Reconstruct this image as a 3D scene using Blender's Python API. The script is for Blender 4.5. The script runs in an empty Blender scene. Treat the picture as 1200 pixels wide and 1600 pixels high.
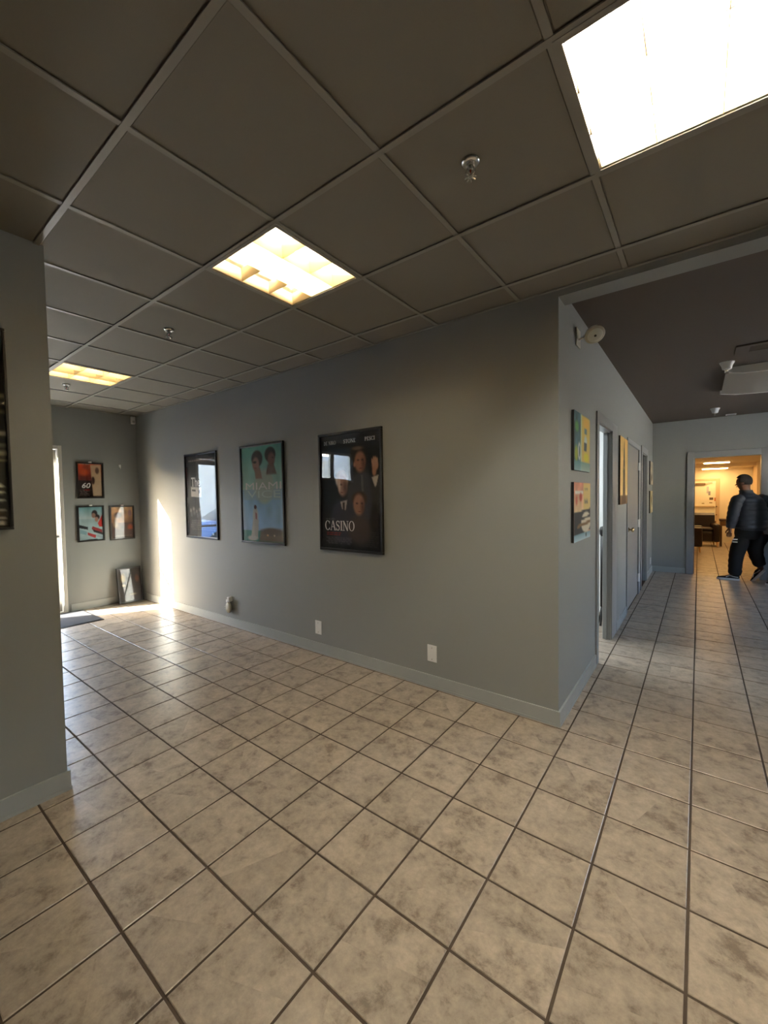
import bpy, bmesh, math, random
import numpy as np
from mathutils import Vector, Matrix
random.seed(7)
C = bpy.context.scene.collection
SC = bpy.context.scene
PI = math.pi

# ------------------------------------------------------------------ camera, world, sun, exposure
CAMP = Vector((0.7053, -2.7486, 1.5))
YAW, PITCH, ROLL, FPX = 0.6513, -0.0371, -0.0157, 645.32
def cam_axes():
    cy, sy, cp, sp = math.cos(YAW), math.sin(YAW), math.cos(PITCH), math.sin(PITCH)
    fw = Vector((-sy*cp, cy*cp, sp)); rt = Vector((cy, sy, 0)); up = rt.cross(fw)
    return rt*math.cos(ROLL)+up*math.sin(ROLL), up*math.cos(ROLL)-rt*math.sin(ROLL), fw
R_, U_, F_ = cam_axes()
cam = bpy.data.objects.new('camera', bpy.data.cameras.new('camera')); C.objects.link(cam)
cam.matrix_world = Matrix(((R_.x, U_.x, -F_.x, CAMP.x), (R_.y, U_.y, -F_.y, CAMP.y), (R_.z, U_.z, -F_.z, CAMP.z), (0, 0, 0, 1)))
cam.data.sensor_fit = 'HORIZONTAL'; cam.data.sensor_width = 36; cam.data.lens = FPX/1200*36
cam.data.clip_start = 0.05
SC.camera = cam
SC.view_settings.view_transform = 'Standard'; SC.view_settings.look = 'None'
SC.view_settings.gamma = 1; SC.view_settings.use_curve_mapping = False
SC.view_settings.exposure = 0.8
SC.cycles.caustics_reflective = False; SC.cycles.caustics_refractive = False
SC.cycles.sample_clamp_indirect = 6.0
SC.cycles.max_bounces = 10; SC.cycles.diffuse_bounces = 6; SC.cycles.transparent_max_bounces = 16
SUN_D = Vector((0.62, 1.0, -0.52)).normalized()
w = bpy.data.worlds.new('world'); SC.world = w; w.use_nodes = True
nt = w.node_tree; bg = nt.nodes['Background']
sk = nt.nodes.new('ShaderNodeTexSky'); sk.sky_type = 'NISHITA'; sk.sun_disc = False
sk.sun_elevation = math.asin(-SUN_D.z); sk.sun_rotation = math.atan2(-SUN_D.x, -SUN_D.y); sk.air_density = 1.0; sk.dust_density = 2.5
nt.links.new(sk.outputs['Color'], bg.inputs['Color']); bg.inputs['Strength'].default_value = 2.5
sl = bpy.data.lights.new('sun', 'SUN'); sl.energy = 75; sl.angle = 0.009; sl.color = (1, .95, .86)
so = bpy.data.objects.new('sun', sl); C.objects.link(so); so.rotation_euler = SUN_D.to_track_quat('-Z', 'Y').to_euler()
TUBE = 175.0        # radiance of the fluorescent tubes in the lobby troffers

# ------------------------------------------------------------------ materials
MATS = {}
def mat(name, col, rough=.6, metal=0., spec=.5, noise=None, bump=None, emit=None, coat=0):
    """noise = (scale, amount) tonal mottling; bump = (scale, strength, distance)."""
    if name in MATS: return MATS[name]
    m = bpy.data.materials.new(name); m.use_nodes = True; MATS[name] = m
    n = m.node_tree.nodes; l = m.node_tree.links; b = n['Principled BSDF']
    b.inputs['Base Color'].default_value = (*col, 1); b.inputs['Roughness'].default_value = rough
    b.inputs['Metallic'].default_value = metal; b.inputs['Specular IOR Level'].default_value = spec
    if coat: b.inputs['Coat Weight'].default_value = coat; b.inputs['Coat Roughness'].default_value = .15
    g = n.new('ShaderNodeNewGeometry')
    if noise:
        t = n.new('ShaderNodeTexNoise'); t.inputs['Scale'].default_value = noise[0]; t.inputs['Detail'].default_value = 5
        l.new(g.outputs['Position'], t.inputs['Vector'])
        r = n.new('ShaderNodeMapRange'); r.inputs[3].default_value = 1-noise[1]; r.inputs[4].default_value = 1+noise[1]
        l.new(t.outputs['Fac'], r.inputs[0])
        x = n.new('ShaderNodeVectorMath'); x.operation = 'SCALE'; x.inputs[0].default_value = col
        l.new(r.outputs[0], x.inputs['Scale']); l.new(x.outputs[0], b.inputs['Base Color'])
    if bump:
        t = n.new('ShaderNodeTexNoise'); t.inputs['Scale'].default_value = bump[0]; t.inputs['Detail'].default_value = 3
        l.new(g.outputs['Position'], t.inputs['Vector'])
        u = n.new('ShaderNodeBump'); u.inputs['Strength'].default_value = bump[1]; u.inputs['Distance'].default_value = bump[2]
        l.new(t.outputs['Fac'], u.inputs['Height']); l.new(u.outputs[0], b.inputs['Normal'])
    if emit:
        b.inputs['Emission Color'].default_value = (*emit[0], 1); b.inputs['Emission Strength'].default_value = emit[1]
    return m
def glass_mat(name, tint=(1, 1, 1), wobble=0., rough=0.0, boost=1.0):
    if name in MATS: return MATS[name]
    m = bpy.data.materials.new(name); m.use_nodes = True; MATS[name] = m
    n = m.node_tree.nodes; l = m.node_tree.links; n.clear()
    o = n.new('ShaderNodeOutputMaterial'); mx = n.new('ShaderNodeMixShader'); tr = n.new('ShaderNodeBsdfTransparent')
    gl = n.new('ShaderNodeBsdfGlossy'); fr = n.new('ShaderNodeFresnel'); 
    gb = n.new('ShaderNodeNewGeometry'); ir = n.new('ShaderNodeMapRange'); ir.inputs[3].default_value = 1.5; ir.inputs[4].default_value = 1/1.5   # thin sheet: no total internal reflection
    l.new(gb.outputs['Backfacing'], ir.inputs[0]); l.new(ir.outputs[0], fr.inputs['IOR'])
    tr.inputs['Color'].default_value = (*tint, 1); gl.inputs['Roughness'].default_value = rough
    mm = n.new('ShaderNodeMath'); mm.operation = 'MULTIPLY'; mm.inputs[1].default_value = boost; mm.use_clamp = True
    l.new(fr.outputs[0], mm.inputs[0]); l.new(mm.outputs[0], mx.inputs[0]); l.new(tr.outputs[0], mx.inputs[1]); l.new(gl.outputs[0], mx.inputs[2]); l.new(mx.outputs[0], o.inputs[0])
    if wobble:
        g = n.new('ShaderNodeNewGeometry'); t = n.new('ShaderNodeTexNoise'); t.inputs['Scale'].default_value = 2.2; t.inputs['Detail'].default_value = 0
        u = n.new('ShaderNodeBump'); u.inputs['Strength'].default_value = 1; u.inputs['Distance'].default_value = wobble
        l.new(g.outputs['Position'], t.inputs['Vector']); l.new(t.outputs['Fac'], u.inputs['Height']); l.new(u.outputs[0], gl.inputs['Normal'])
    return m

TF, FX0, FY0 = 0.3134, -1.5048, -2.2153          # floor tile pitch and grid origin
def tile_mat():
    m = bpy.data.materials.new('glazed_floor_tile'); m.use_nodes = True
    n = m.node_tree.nodes; l = m.node_tree.links; b = n['Principled BSDF']
    g = n.new('ShaderNodeNewGeometry')
    s = n.new('ShaderNodeVectorMath'); s.operation = 'SUBTRACT'; s.inputs[1].default_value = (FX0, FY0, 0); l.new(g.outputs['Position'], s.inputs[0])
    d = n.new('ShaderNodeVectorMath'); d.operation = 'SCALE'; d.inputs['Scale'].default_value = 1/TF; l.new(s.outputs[0], d.inputs[0])
    f = n.new('ShaderNodeVectorMath'); f.operation = 'FLOOR'; l.new(d.outputs[0], f.inputs[0])
    wn = n.new('ShaderNodeTexWhiteNoise'); wn.noise_dimensions = '3D'; l.new(f.outputs[0], wn.inputs['Vector'])
    off = n.new('ShaderNodeVectorMath'); off.operation = 'SCALE'; off.inputs['Scale'].default_value = 37.; l.new(wn.outputs['Color'], off.inputs[0])
    ps = n.new('ShaderNodeVectorMath'); ps.operation = 'ADD'; l.new(g.outputs['Position'], ps.inputs[0]); l.new(off.outputs[0], ps.inputs[1])
    t1 = n.new('ShaderNodeTexNoise'); t1.inputs['Scale'].default_value = 8.5; t1.inputs['Detail'].default_value = 9; t1.inputs['Roughness'].default_value = .74; t1.inputs['Distortion'].default_value = .15
    t2 = n.new('ShaderNodeTexNoise'); t2.inputs['Scale'].default_value = 30.; t2.inputs['Detail'].default_value = 6; t2.inputs['Roughness'].default_value = .7
    l.new(ps.outputs[0], t1.inputs['Vector']); l.new(ps.outputs[0], t2.inputs['Vector'])
    c1 = n.new('ShaderNodeValToRGB'); e = c1.color_ramp.elements
    e[0].position = .36; e[0].color = (.195, .153, .115, 1); e[1].position = .68; e[1].color = (.51, .43, .335, 1)
    x = c1.color_ramp.elements.new(.47); x.color = (.375, .312, .242, 1)
    l.new(t1.outputs['Fac'], c1.inputs[0])
    r2 = n.new('ShaderNodeMapRange'); r2.inputs[1].default_value = .3; r2.inputs[2].default_value = .6; r2.inputs[3].default_value = .80; r2.inputs[4].default_value = 1.05; l.new(t2.outputs['Fac'], r2.inputs[0])
    r3 = n.new('ShaderNodeMapRange'); r3.inputs[3].default_value = .93; r3.inputs[4].default_value = 1.07; l.new(wn.outputs['Value'], r3.inputs[0])
    mu = n.new('ShaderNodeMath'); mu.operation = 'MULTIPLY'; l.new(r2.outputs[0], mu.inputs[0]); l.new(r3.outputs[0], mu.inputs[1])
    v = n.new('ShaderNodeVectorMath'); v.operation = 'SCALE'; l.new(c1.outputs[0], v.inputs[0]); l.new(mu.outputs[0], v.inputs['Scale'])
    l.new(v.outputs[0], b.inputs['Base Color'])
    b.inputs['Roughness'].default_value = .36; b.inputs['Specular IOR Level'].default_value = .8
    u = n.new('ShaderNodeBump'); u.inputs['Strength'].default_value = .35; u.inputs['Distance'].default_value = .0015
    l.new(t1.outputs['Fac'], u.inputs['Height']); l.new(u.outputs[0], b.inputs['Normal'])
    return m
M_TILE = tile_mat()
M_GROUT = mat('brown_grout', (.060, .042, .028), .9, noise=(40, .25))
M_WALL = mat('grey_eggshell_wall_paint', (.285, .30, .29), .5, spec=.4, bump=(180, .12, .001))
M_CEIL = mat('painted_mineral_ceiling_tile', (.26, .247, .212), .75, spec=.3, bump=(420, .5, .0012))
M_GRID = mat('painted_ceiling_runner', (.31, .297, .26), .42, spec=.5)
M_CEIL2 = mat('brown_ceiling_paint', (.112, .092, .074), .8, bump=(150, .2, .001))
M_BASE = mat('grey_vinyl_baseboard', (.38, .405, .395), .4, noise=(14, .06))
M_TRIM = mat('grey_gloss_trim_paint', (.30, .315, .32), .35)
M_DOOR = mat('grey_door_paint', (.27, .265, .25), .38)
M_WHITE = mat('white_plastic', (.87, .87, .85), .4)
M_WHITEP = mat('white_wall_paint', (.82, .83, .82), .7)
M_CREAM = mat('cream_wall_paint', (.80, .73, .58), .6)
M_CREAMC = mat('cream_ceiling_paint', (.72, .62, .46), .8)
M_BLACK = mat('black_frame_lacquer', (.012, .011, .010), .3)
M_BLACKP = mat('black_plastic', (.015, .015, .016), .45)
M_STEEL = mat('brushed_steel', (.70, .69, .66), .25, metal=1)
M_ALU = mat('light_aluminium', (.72, .70, .64), .35, metal=.3)
M_BLADE = mat('louver_blade_enamel', (.84, .70, .45), .4)
M_PAN = mat('white_reflector_enamel', (.88, .87, .82), .45)
M_TUBE = mat('fluorescent_tube', (.9, .9, .85), .4, emit=((1, .92, .78), TUBE))
M_TUBE2 = mat('dim_fluorescent_tube', (.9, .9, .85), .4, emit=((1, .82, .56), 150.))
M_TUBE3 = mat('weak_fluorescent_tube', (.9, .9, .85), .4, emit=((1, .80, .50), 20.))
M_TUBE4 = mat('fill_fluorescent_tube', (.9, .9, .85), .4, emit=((1, .88, .70), 130.))
M_DEAD = mat('unlit_tube', (.8, .8, .76), .3)
M_MAT = mat('dark_entrance_mat_pile', (.030, .033, .038), .95, bump=(900, .8, .004))
M_GLASS = glass_mat('clear_glass')
M_ACRYL = glass_mat('glossy_acrylic', wobble=.0022, rough=.006, boost=1.25)

# ------------------------------------------------------------------ mesh helpers
class MB:
    def __init__(s): s.v = []; s.f = []; s.smooth = False
    def add(s, vs, fs):
        o = len(s.v); s.v += [tuple(v) for v in vs]; s.f += [tuple(i+o for i in f) for f in fs]; return s
    def box(s, x0, x1, y0, y1, z0, z1, bev=0.):
        if bev <= 0:
            vs = [(x, y, z) for z in (z0, z1) for y in (y0, y1) for x in (x0, x1)]
            return s.add(vs, [(0, 2, 3, 1), (4, 5, 7, 6), (0, 1, 5, 4), (2, 6, 7, 3), (0, 4, 6, 2), (1, 3, 7, 5)])
        bm = bmesh.new(); bmesh.ops.create_cube(bm, size=1)
        for v in bm.verts: v.co = Vector(((x0+x1)/2+v.co.x*(x1-x0), (y0+y1)/2+v.co.y*(y1-y0), (z0+z1)/2+v.co.z*(z1-z0)))
        bmesh.ops.bevel(bm, geom=bm.edges[:], offset=bev, segments=2, profile=.5, affect='EDGES')
        return s.bm(bm)
    def bm(s, bm):
        bm.verts.index_update(); s.add([v.co for v in bm.verts], [[v.index for v in f.verts] for f in bm.faces]); bm.free(); return s
    def tube(s, pts, r, n=10, cap=True):
        pts = [Vector(p) for p in pts]; rs = r if isinstance(r, (list, tuple)) else [r]*len(pts)
        vs = []; fs = []; pv = None
        for i, p in enumerate(pts):
            t = (pts[min(i+1, len(pts)-1)]-pts[max(i-1, 0)]).normalized()
            a = (Vector((0, 0, 1)) if abs(t.z) < .95 else Vector((1, 0, 0))) if pv is None else pv
            a = (a-t*a.dot(t)).normalized(); pv = a; b = t.cross(a)
            for k in range(n):
                an = 2*PI*k/n; vs.append(p+(a*math.cos(an)+b*math.sin(an))*rs[i])
        for i in range(len(pts)-1):
            for k in range(n):
                fs.append((i*n+k, i*n+(k+1) % n, (i+1)*n+(k+1) % n, (i+1)*n+k))
        if cap: fs += [tuple(range(n))[::-1], tuple((len(pts)-1)*n+k for k in range(n))]
        return s.add(vs, fs)
    def lathe(s, prof, at=(0, 0, 0), axis=(0, 0, 1), n=20):
        q = Vector((0, 0, 1)).rotation_difference(Vector(axis)); at = Vector(at)
        vs = [at+q @ Vector((r*math.cos(2*PI*k/n), r*math.sin(2*PI*k/n), h)) for r, h in prof for k in range(n)]
        fs = [(i*n+k, i*n+(k+1) % n, (i+1)*n+(k+1) % n, (i+1)*n+k) for i in range(len(prof)-1) for k in range(n)]
        if prof[0][0] > 1e-5: fs.append(tuple(range(n))[::-1])
        if prof[-1][0] > 1e-5: fs.append(tuple((len(prof)-1)*n+k for k in range(n)))
        return s.add(vs, fs)
    def prism(s, poly, d, fn):
        """poly in 2D extruded by d (depth values pair); fn(u, v, w) -> 3D"""
        n = len(poly); vs = [fn(u, v, d[0]) for u, v in poly]+[fn(u, v, d[1]) for u, v in poly]
        return s.add(vs, [tuple(range(n))[::-1], tuple(range(n, 2*n))]+[(i, (i+1) % n, n+(i+1) % n, n+i) for i in range(n)])
    def build(s, name, m, parent=None, smooth=False, loc=None):
        me = bpy.data.meshes.new(name); me.from_pydata(s.v, [], s.f); me.update()
        bm = bmesh.new(); bm.from_mesh(me); bmesh.ops.recalc_face_normals(bm, faces=bm.faces[:]); bm.to_mesh(me); bm.free()
        if smooth:
            for p in me.polygons: p.use_smooth = True
        me.materials.append(m)
        return link(name, me, parent, loc)
def link(name, me, parent=None, loc=None):
    o = bpy.data.objects.new(name, me); C.objects.link(o)
    if parent: o.parent = parent
    if loc: o.location = loc
    return o
def tag(o, label=None, cat=None, group=None, kind=None):
    for k, v in (('label', label), ('category', cat), ('group', group), ('kind', kind)):
        if v: o[k] = v
    return o
def empty(name, loc, rz=0, label=None, cat=None, group=None):
    o = bpy.data.objects.new(name, None); C.objects.link(o); o.location = loc; o.rotation_euler = (0, 0, rz)
    return tag(o, label, cat, group)
def kids(o): return [c for c in C.objects if c.parent == o]
def copy_tree(o, parent=None):
    c = o.copy(); C.objects.link(c)
    if parent: c.parent = parent
    for ch in [k for k in o.children]: copy_tree(ch, c)
    return c
def struct(name, label, cat, m=None, mb=None, **k):
    o = mb.build(name, m) if mb else empty(name, (0, 0, 0))
    return tag(o, label, cat, kind='structure')

# ------------------------------------------------------------------ room dimensions
H, HC = 2.77, 2.80              # lobby ceiling (tile grid) and corridor ceiling
XW, XL, YL = -6.08, -1.90, -2.09  # entrance wall, partition face, partition end
YE, XR, XC = 6.6, 4.0, 4.0      # corridor end wall, lobby right wall, corridor right wall
TH = .07                        # corridor wall thickness
YF, XB = 12.8, 4.0              # far room

# floor: a grout bed with single tiles on it
fl = struct('floor', 'beige mottled square ceramic tile floor with brown grout', 'floor', M_GROUT, MB().box(-6.3, 4.1, -6.1, 13., -.06, -.003))
rects = [(XW, XR, -6., 0.), (0., XC, -.4, YE+.15), (.0, XB, YE, YF), (-3., 0.1, .07, 3.0)]
GAP = .0095
def tile_mesh(x0, x1, y0, y1, drop=0.):
    b = .0022; vs = []; z = 0.
    for (i, zz) in ((0, -.006), (0, z-.0018), (b, z)):
        vs += [(x0+i, y0+i, zz), (x1-i, y0+i, zz), (x1-i, y1-i, zz), (x0+i, y1-i, zz)]
    fs = [(8, 9, 10, 11)]+[(k*4+i, k*4+(i+1) % 4, (k+1)*4+(i+1) % 4, (k+1)*4+i) for k in (0, 1) for i in range(4)]
    return vs, fs
def project(p):
    d = Vector(p)-CAMP; z = d.dot(F_)
    return (600+FPX*d.dot(R_)/z, 800-FPX*d.dot(U_)/z, z)
def seen(x, y):
    """can the photo's camera see this floor point (lobby plan only)"""
    px, py, z = project((x, y, 0))
    if z < .2 or not (-60 < px < 1260 and py < 1700): return False
    if y < 0:
        return not (x < XL and (y < YL or (x-CAMP.x)*(YL-CAMP.y) < (XL-CAMP.x)*(y-CAMP.y)-.4))
    return x > 0
cells = []
for i in range(-16, 20):
    for j in range(-13, 50):
        a0, a1 = FX0+i*TF+GAP/2, FX0+(i+1)*TF-GAP/2; b0, b1 = FY0+j*TF+GAP/2, FY0+(j+1)*TF-GAP/2
        cut = None
        for r in rects:
            q = (max(a0, r[0]), min(a1, r[1]), max(b0, r[2]), min(b1, r[3]))
            if q[1]-q[0] > .012 and q[3]-q[2] > .012:
                cut = q if cut is None else (min(cut[0], q[0]), max(cut[1], q[1]), min(cut[2], q[2]), max(cut[3], q[3]))
        if not cut: continue
        cx, cy = (cut[0]+cut[1])/2, (cut[2]+cut[3])/2
        d2 = (cx-CAMP.x)**2+(cy-CAMP.y)**2+2.2
        score = (cut[1]-cut[0])*(cut[3]-cut[2])/d2**1.5 if seen(cx, cy) else 0
        cells.append((score, cut, (a0, a1, b0, b1)))
cells.sort(key=lambda c: -c[0])
vs, fs = tile_mesh(-(TF-GAP)/2, (TF-GAP)/2, -(TF-GAP)/2, (TF-GAP)/2)
ft = bpy.data.meshes.new('floor_tile'); ft.from_pydata(vs, [], fs); ft.materials.append(M_TILE)
rest = MB(); cnt = 0
for sc, cut, full in cells:
    whole = max(abs(a-b) for a, b in zip(cut, full)) < 1e-6
    if cnt < 290 and sc > 0:
        cnt += 1
        if whole:
            o = link('floor_tile', ft, fl, ((full[0]+full[1])/2, (full[2]+full[3])/2, 0)); o.rotation_euler = (random.gauss(0, .0012), random.gauss(0, .0012), 0)
        else: MB().add(*tile_mesh(*cut)).build('floor_tile', M_TILE, fl)
    else: rest.add(*tile_mesh(*cut))
tag(rest.build('floor_tiles_beyond', M_TILE, fl), kind='stuff')

# walls
def wbox(mb, x0, x1, y0, y1, z0=-.003, z1=2.95): return mb.box(x0, x1, y0, y1, z0, z1)
struct('wall_back', 'long grey painted wall hung with three movie posters', 'wall', M_WALL, wbox(MB(), XW-.15, 0, 0, TH))
cw = MB()
D1, D3 = (1.27, 1.97), (4.74, 5.50)            # open doorways along the corridor wall
CL = (3.16, 4.34)                              # closet door opening
for a, b, z in ((TH, D1[0], 0), (D1[0], D1[1], 2.12), (D1[1], CL[0], 0), (CL[0], CL[1], 2.12), (CL[1], D3[0], 0), (D3[0], D3[1], 2.12), (D3[1], YE, 0)):
    cw.box(-TH, 0, a, b, z-.003, 2.95)
struct('wall_corridor', 'grey corridor wall with doorways and small canvases', 'wall', M_WALL, cw)
ew = MB(); DE = (.62, 1.545, 2.115)
wbox(ew, -TH, DE[0], YE, YE+.14); wbox(ew, DE[1], XC+.1, YE, YE+.14); wbox(ew, DE[0], DE[1], YE, YE+.14, DE[2])
struct('wall_corridor_end', 'grey wall across the end of the corridor with lit doorway', 'wall', M_WALL, ew)
pw = MB(); wbox(pw, XL-.12, XL, -6., YL)
struct('wall_left', 'grey partition wall ending at left foreground', 'wall', M_WALL, pw)
ent = MB(); DO = (-1.87, -.94, 2.25); WO = (-5.0, -3.87, 1.88, 2.55)
wbox(ent, XW-.15, XW, DO[1], 0); wbox(ent, XW-.15, XW, DO[0], DO[1], DO[2]); wbox(ent, XW-.15, XW, WO[1], DO[0])
wbox(ent, XW-.15, XW, WO[0], WO[1], -.003, WO[2]); wbox(ent, XW-.15, XW, WO[0], WO[1], WO[3]); wbox(ent, XW-.15, XW, -6., WO[0])
struct('wall_entrance', 'dark grey entrance wall with small posters beside the glass door', 'wall', M_WALL, ent)
rw = MB(); wbox(rw, XW-.15, XR+.15, -6.15, -6.); struct('wall_rear', 'grey rear wall behind the viewer', 'wall', M_WALL, rw)
rw = MB(); wbox(rw, XR, XR+.15, -6., TH); wbox(rw, 1.6, XR, 0, TH); struct('wall_right', 'grey right wall of the lobby, with return extended to block corridor light', 'wall', M_WALL, rw)  # return wall extended out of view to stop corridor daylight reaching the lobby
rw = MB(); CW = (2.9, 5.5, 1.1, 2.3)
wbox(rw, XC, XC+.12, TH, CW[0]); wbox(rw, XC, XC+.12, CW[1], YE); wbox(rw, XC, XC+.12, CW[0], CW[1], CW[3]); rw.box(XC, XC+.12, CW[0], CW[1], -.003, CW[2])
struct('wall_corridor_right', 'grey wall with added fill-light glazing right of the corridor, outside the view', 'wall', M_WALL, rw)  # glazed opening added out of view as fill light for the corridor
# header beam between lobby and corridor
struct('trim_1', 'grey painted header beam where lobby meets corridor', 'beam', M_WALL, MB().box(0, XC, 0, .155, 2.725, 2.95))
# corridor ceiling
struct('ceiling_1', 'dark brown flat painted corridor ceiling', 'ceiling', M_CEIL2, MB().box(0, XC, .155, YE, HC, 2.95))

# lobby suspended ceiling: slab above, tiles and runners
ce = struct('ceiling', 'charcoal painted suspended tile ceiling with runner grid', 'ceiling', M_CEIL2, MB().box(XW-.1, XR+.1, -6.1, TH, 2.93, 3.0))
CX0, CY0, CTX, CTY = -.2471, -1.4953, .6084, .6234
LIGHTS = [(-2, 0), (1, 0), (-7, 0), (4, 0)]
tm = {}
for i in range(-10, 8):
    for j in range(-8, 3):
        if (i, j) in LIGHTS: continue
        x0, x1 = max(CX0+i*CTX+.003, XW), min(CX0+(i+1)*CTX-.003, XR); y0, y1 = max(CY0+j*CTY+.003, -6.), min(CY0+(j+1)*CTY-.003, 0)
        if x1-x0 < .02 or y1-y0 < .02: continue
        k = (round(x1-x0, 4), round(y1-y0, 4))
        if k not in tm:
            a, b = k[0]/2, k[1]/2; mb = MB(); e = .011; g = .004
            vs = []
            for ins, z in ((0, .016), (0, g), (e, g), (e+.003, 0)): vs += [(-a+ins, -b+ins, z), (a-ins, -b+ins, z), (a-ins, b-ins, z), (-a+ins, b-ins, z)]
            mb.add(vs, [(12, 13, 14, 15), (0, 1, 2, 3)]+[(q*4+p, q*4+(p+1) % 4, (q+1)*4+(p+1) % 4, (q+1)*4+p) for q in (0, 1, 2) for p in range(4)])
            o = mb.build('ceiling_tile', M_CEIL, ce); tm[k] = o.data
        else: o = link('ceiling_tile', tm[k], ce)
        o.location = ((x0+x1)/2, (y0+y1)/2, H+.002+random.uniform(0, .002))
for i in range(-9, 8):
    x = CX0+i*CTX
    if XW < x < XR: MB().box(x-.012, x+.012, -6., 0, H-.003, H+.002).box(x-.0015, x+.0015, -6., 0, H+.002, H+.03).build('runner', M_GRID, ce)
for j in range(-7, 3):
    y = CY0+j*CTY
    if -6 < y < -.02: MB().box(XW, XR, y-.012, y+.012, H-.0045, H+.001).build('runner', M_GRID, ce)
MB().box(XW, XR, -.02, 0, H-.006, H).build('wall_angle', M_GRID, ce); MB().box(XW, XW+.02, -6, 0, H-.006, H).build('wall_angle', M_GRID, ce)

# baseboards
def base(name, label, segs):
    mb = MB()
    for x0, x1, y0, y1 in segs:
        mb.box(x0, x1, y0, y1, 0, .1)
        mb.box(x0-.003, x1+.003, y0-.003, y1+.003, 0, .018)
    return struct(name, label, 'baseboard', M_BASE, mb)
base('baseboard_back', 'light grey baseboard along poster wall', [(XW, .012, -.012, 0)])
base('baseboard_corridor', 'light grey baseboard along corridor wall', [(0, .012, 0, D1[0]-.1), (0, .012, D1[1]+.32, CL[0]-.1), (0, .012, D3[1]+.1, YE)])
base('baseboard_left', 'light grey baseboard on left partition', [(XL, XL+.012, -6, YL), (XL-.12, XL+.012, YL, YL+.012)])
base('baseboard_entrance', 'grey baseboard below the small posters', [(XW, XW+.012, DO[1]+.03, -.012)])
base('baseboard_corridor_end', 'grey baseboard on corridor end wall', [(.012, DE[0]-.1, YE-.012, YE), (DE[1]+.1, XC, YE-.012, YE)])

# ------------------------------------------------------------------ ceiling lights (parabolic troffers)
def troffer(cx, cy, label, sx, sy, tubes):
    t = empty('ceiling_light', (cx, cy, H), 0, label, 'ceiling light', 'square parabolic troffers in the ceiling grid')
    a, b = sx/2-.004, sy/2-.004; hz = .135
    mb = MB()                                  # housing: open box
    mb.box(-a, a, -b, b, hz, hz+.01)
    for s in (-1, 1):
        mb.box(min(s*a, s*(a-.004)), max(s*a, s*(a-.004)), -b, b, 0, hz); mb.box(-a, a, min(s*b, s*(b-.004)), max(s*b, s*(b-.004)), 0, hz)
    mb.build('reflector_pan', M_PAN, t)
    f = MB()
    for s in (-1, 1):
        f.box(min(s*a, s*(a-.02)), max(s*a, s*(a-.02)), -b, b, -.006, .004); f.box(-a+.02, a-.02, min(s*b, s*(b-.02)), max(s*b, s*(b-.02)), -.006, .004)
    f.build('frame', M_GRID, t)
    ia, ib = a-.02, b-.02
    for k in (-1, 0, 1):
        x = k*2*ia/3
        MB().tube([(x, -ib+.02, .095), (x, ib-.02, .095)], .013, 10).build('tube', tubes[k+1], t, True)
    for k in (-1.5, -.5, .5, 1.5):             # V-section blades, both ways
        for ax in (0, 1):
            L, W = (ib, ia) if ax == 0 else (ia, ib); c = k*2*W/3
            prof = [(-.0012, .0), (-.006, .03), (-.013, .066), (.013, .066), (.006, .03), (.0012, .0)]
            if abs(k) == 1.5: prof = [(p-math.copysign(.006, k), h) for p, h in prof]
            m_ = MB().prism([(c+p, h) for p, h in prof], (-L, L), (lambda u, v, w_: (u, w_, v)) if ax == 0 else (lambda u, v, w_: (w_, u, v)))
            m_.build('louver_blade', M_BLADE, t)
    return t
troffer(CX0-1.5*CTX, CY0+.5*CTY, 'square louvered ceiling light glowing above the middle of the lobby', CTX, CTY, (M_DEAD, M_TUBE2, M_TUBE3))
troffer(CX0+1.5*CTX, CY0+.5*CTY, 'square louvered ceiling light cut off by the upper right picture edge', CTX, CTY, (M_TUBE, M_TUBE, M_TUBE))
troffer(CX0-6.5*CTX, CY0+.5*CTY, 'square louvered ceiling light nearest the entrance wall', CTX, CTY, (M_TUBE3, M_DEAD, M_TUBE3))
troffer(CX0+4.5*CTX, CY0+.5*CTY, 'square louvered ceiling light added out of view to brighten the corridor wall', CTX, CTY, (M_TUBE4, M_TUBE4, M_TUBE4))  # extra troffer outside the frame, added to light the corridor wall

# sprinklers
def sprinkler(x, y, label):
    t = empty('fire_sprinkler', (x, y, H), random.uniform(0, 1.5), label, 'sprinkler', 'pendant sprinklers in the tile ceiling')
    MB().lathe([(.0, .001), (.036, .001), (.036, -.003), (.028, -.010), (.016, -.012), (.014, -.006), (.0, -.006)], n=24).build('escutcheon', M_STEEL, t, True)
    MB().lathe([(.012, 0), (.012, -.022), (.008, -.026), (.008, -.03), (0, -.03)], n=12).tube([(.011, 0, -.02), (.017, 0, -.034), (.006, 0, -.052)], .003, 6).tube([(-.011, 0, -.02), (-.017, 0, -.034), (-.006, 0, -.052)], .003, 6).build('frame_arms', M_STEEL, t, True)
    MB().tube([(0, 0, -.028), (0, 0, -.05)], .0025, 6).build('bulb', mat('red_sprinkler_bulb', (.35, .03, .01), .2), t)
    d = MB(); d.lathe([(0, -.052), (.008, -.052), (.008, -.056), (0, -.056)], n=10)
    for k in range(8):
        an = k*PI/4; d.tube([(.006*math.cos(an), .006*math.sin(an), -.054), (.022*math.cos(an), .022*math.sin(an), -.057)], .003, 5)
    d.build('deflector', M_STEEL, t)
sprinkler(-.0, -1.245, 'metal ceiling sprinkler between the two nearest ceiling lights')
sprinkler(-2.45, -1.22, 'metal ceiling sprinkler behind the middle ceiling light')
sprinkler(-4.77, -1.22, 'metal ceiling sprinkler beside the light nearest the entrance')
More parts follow.
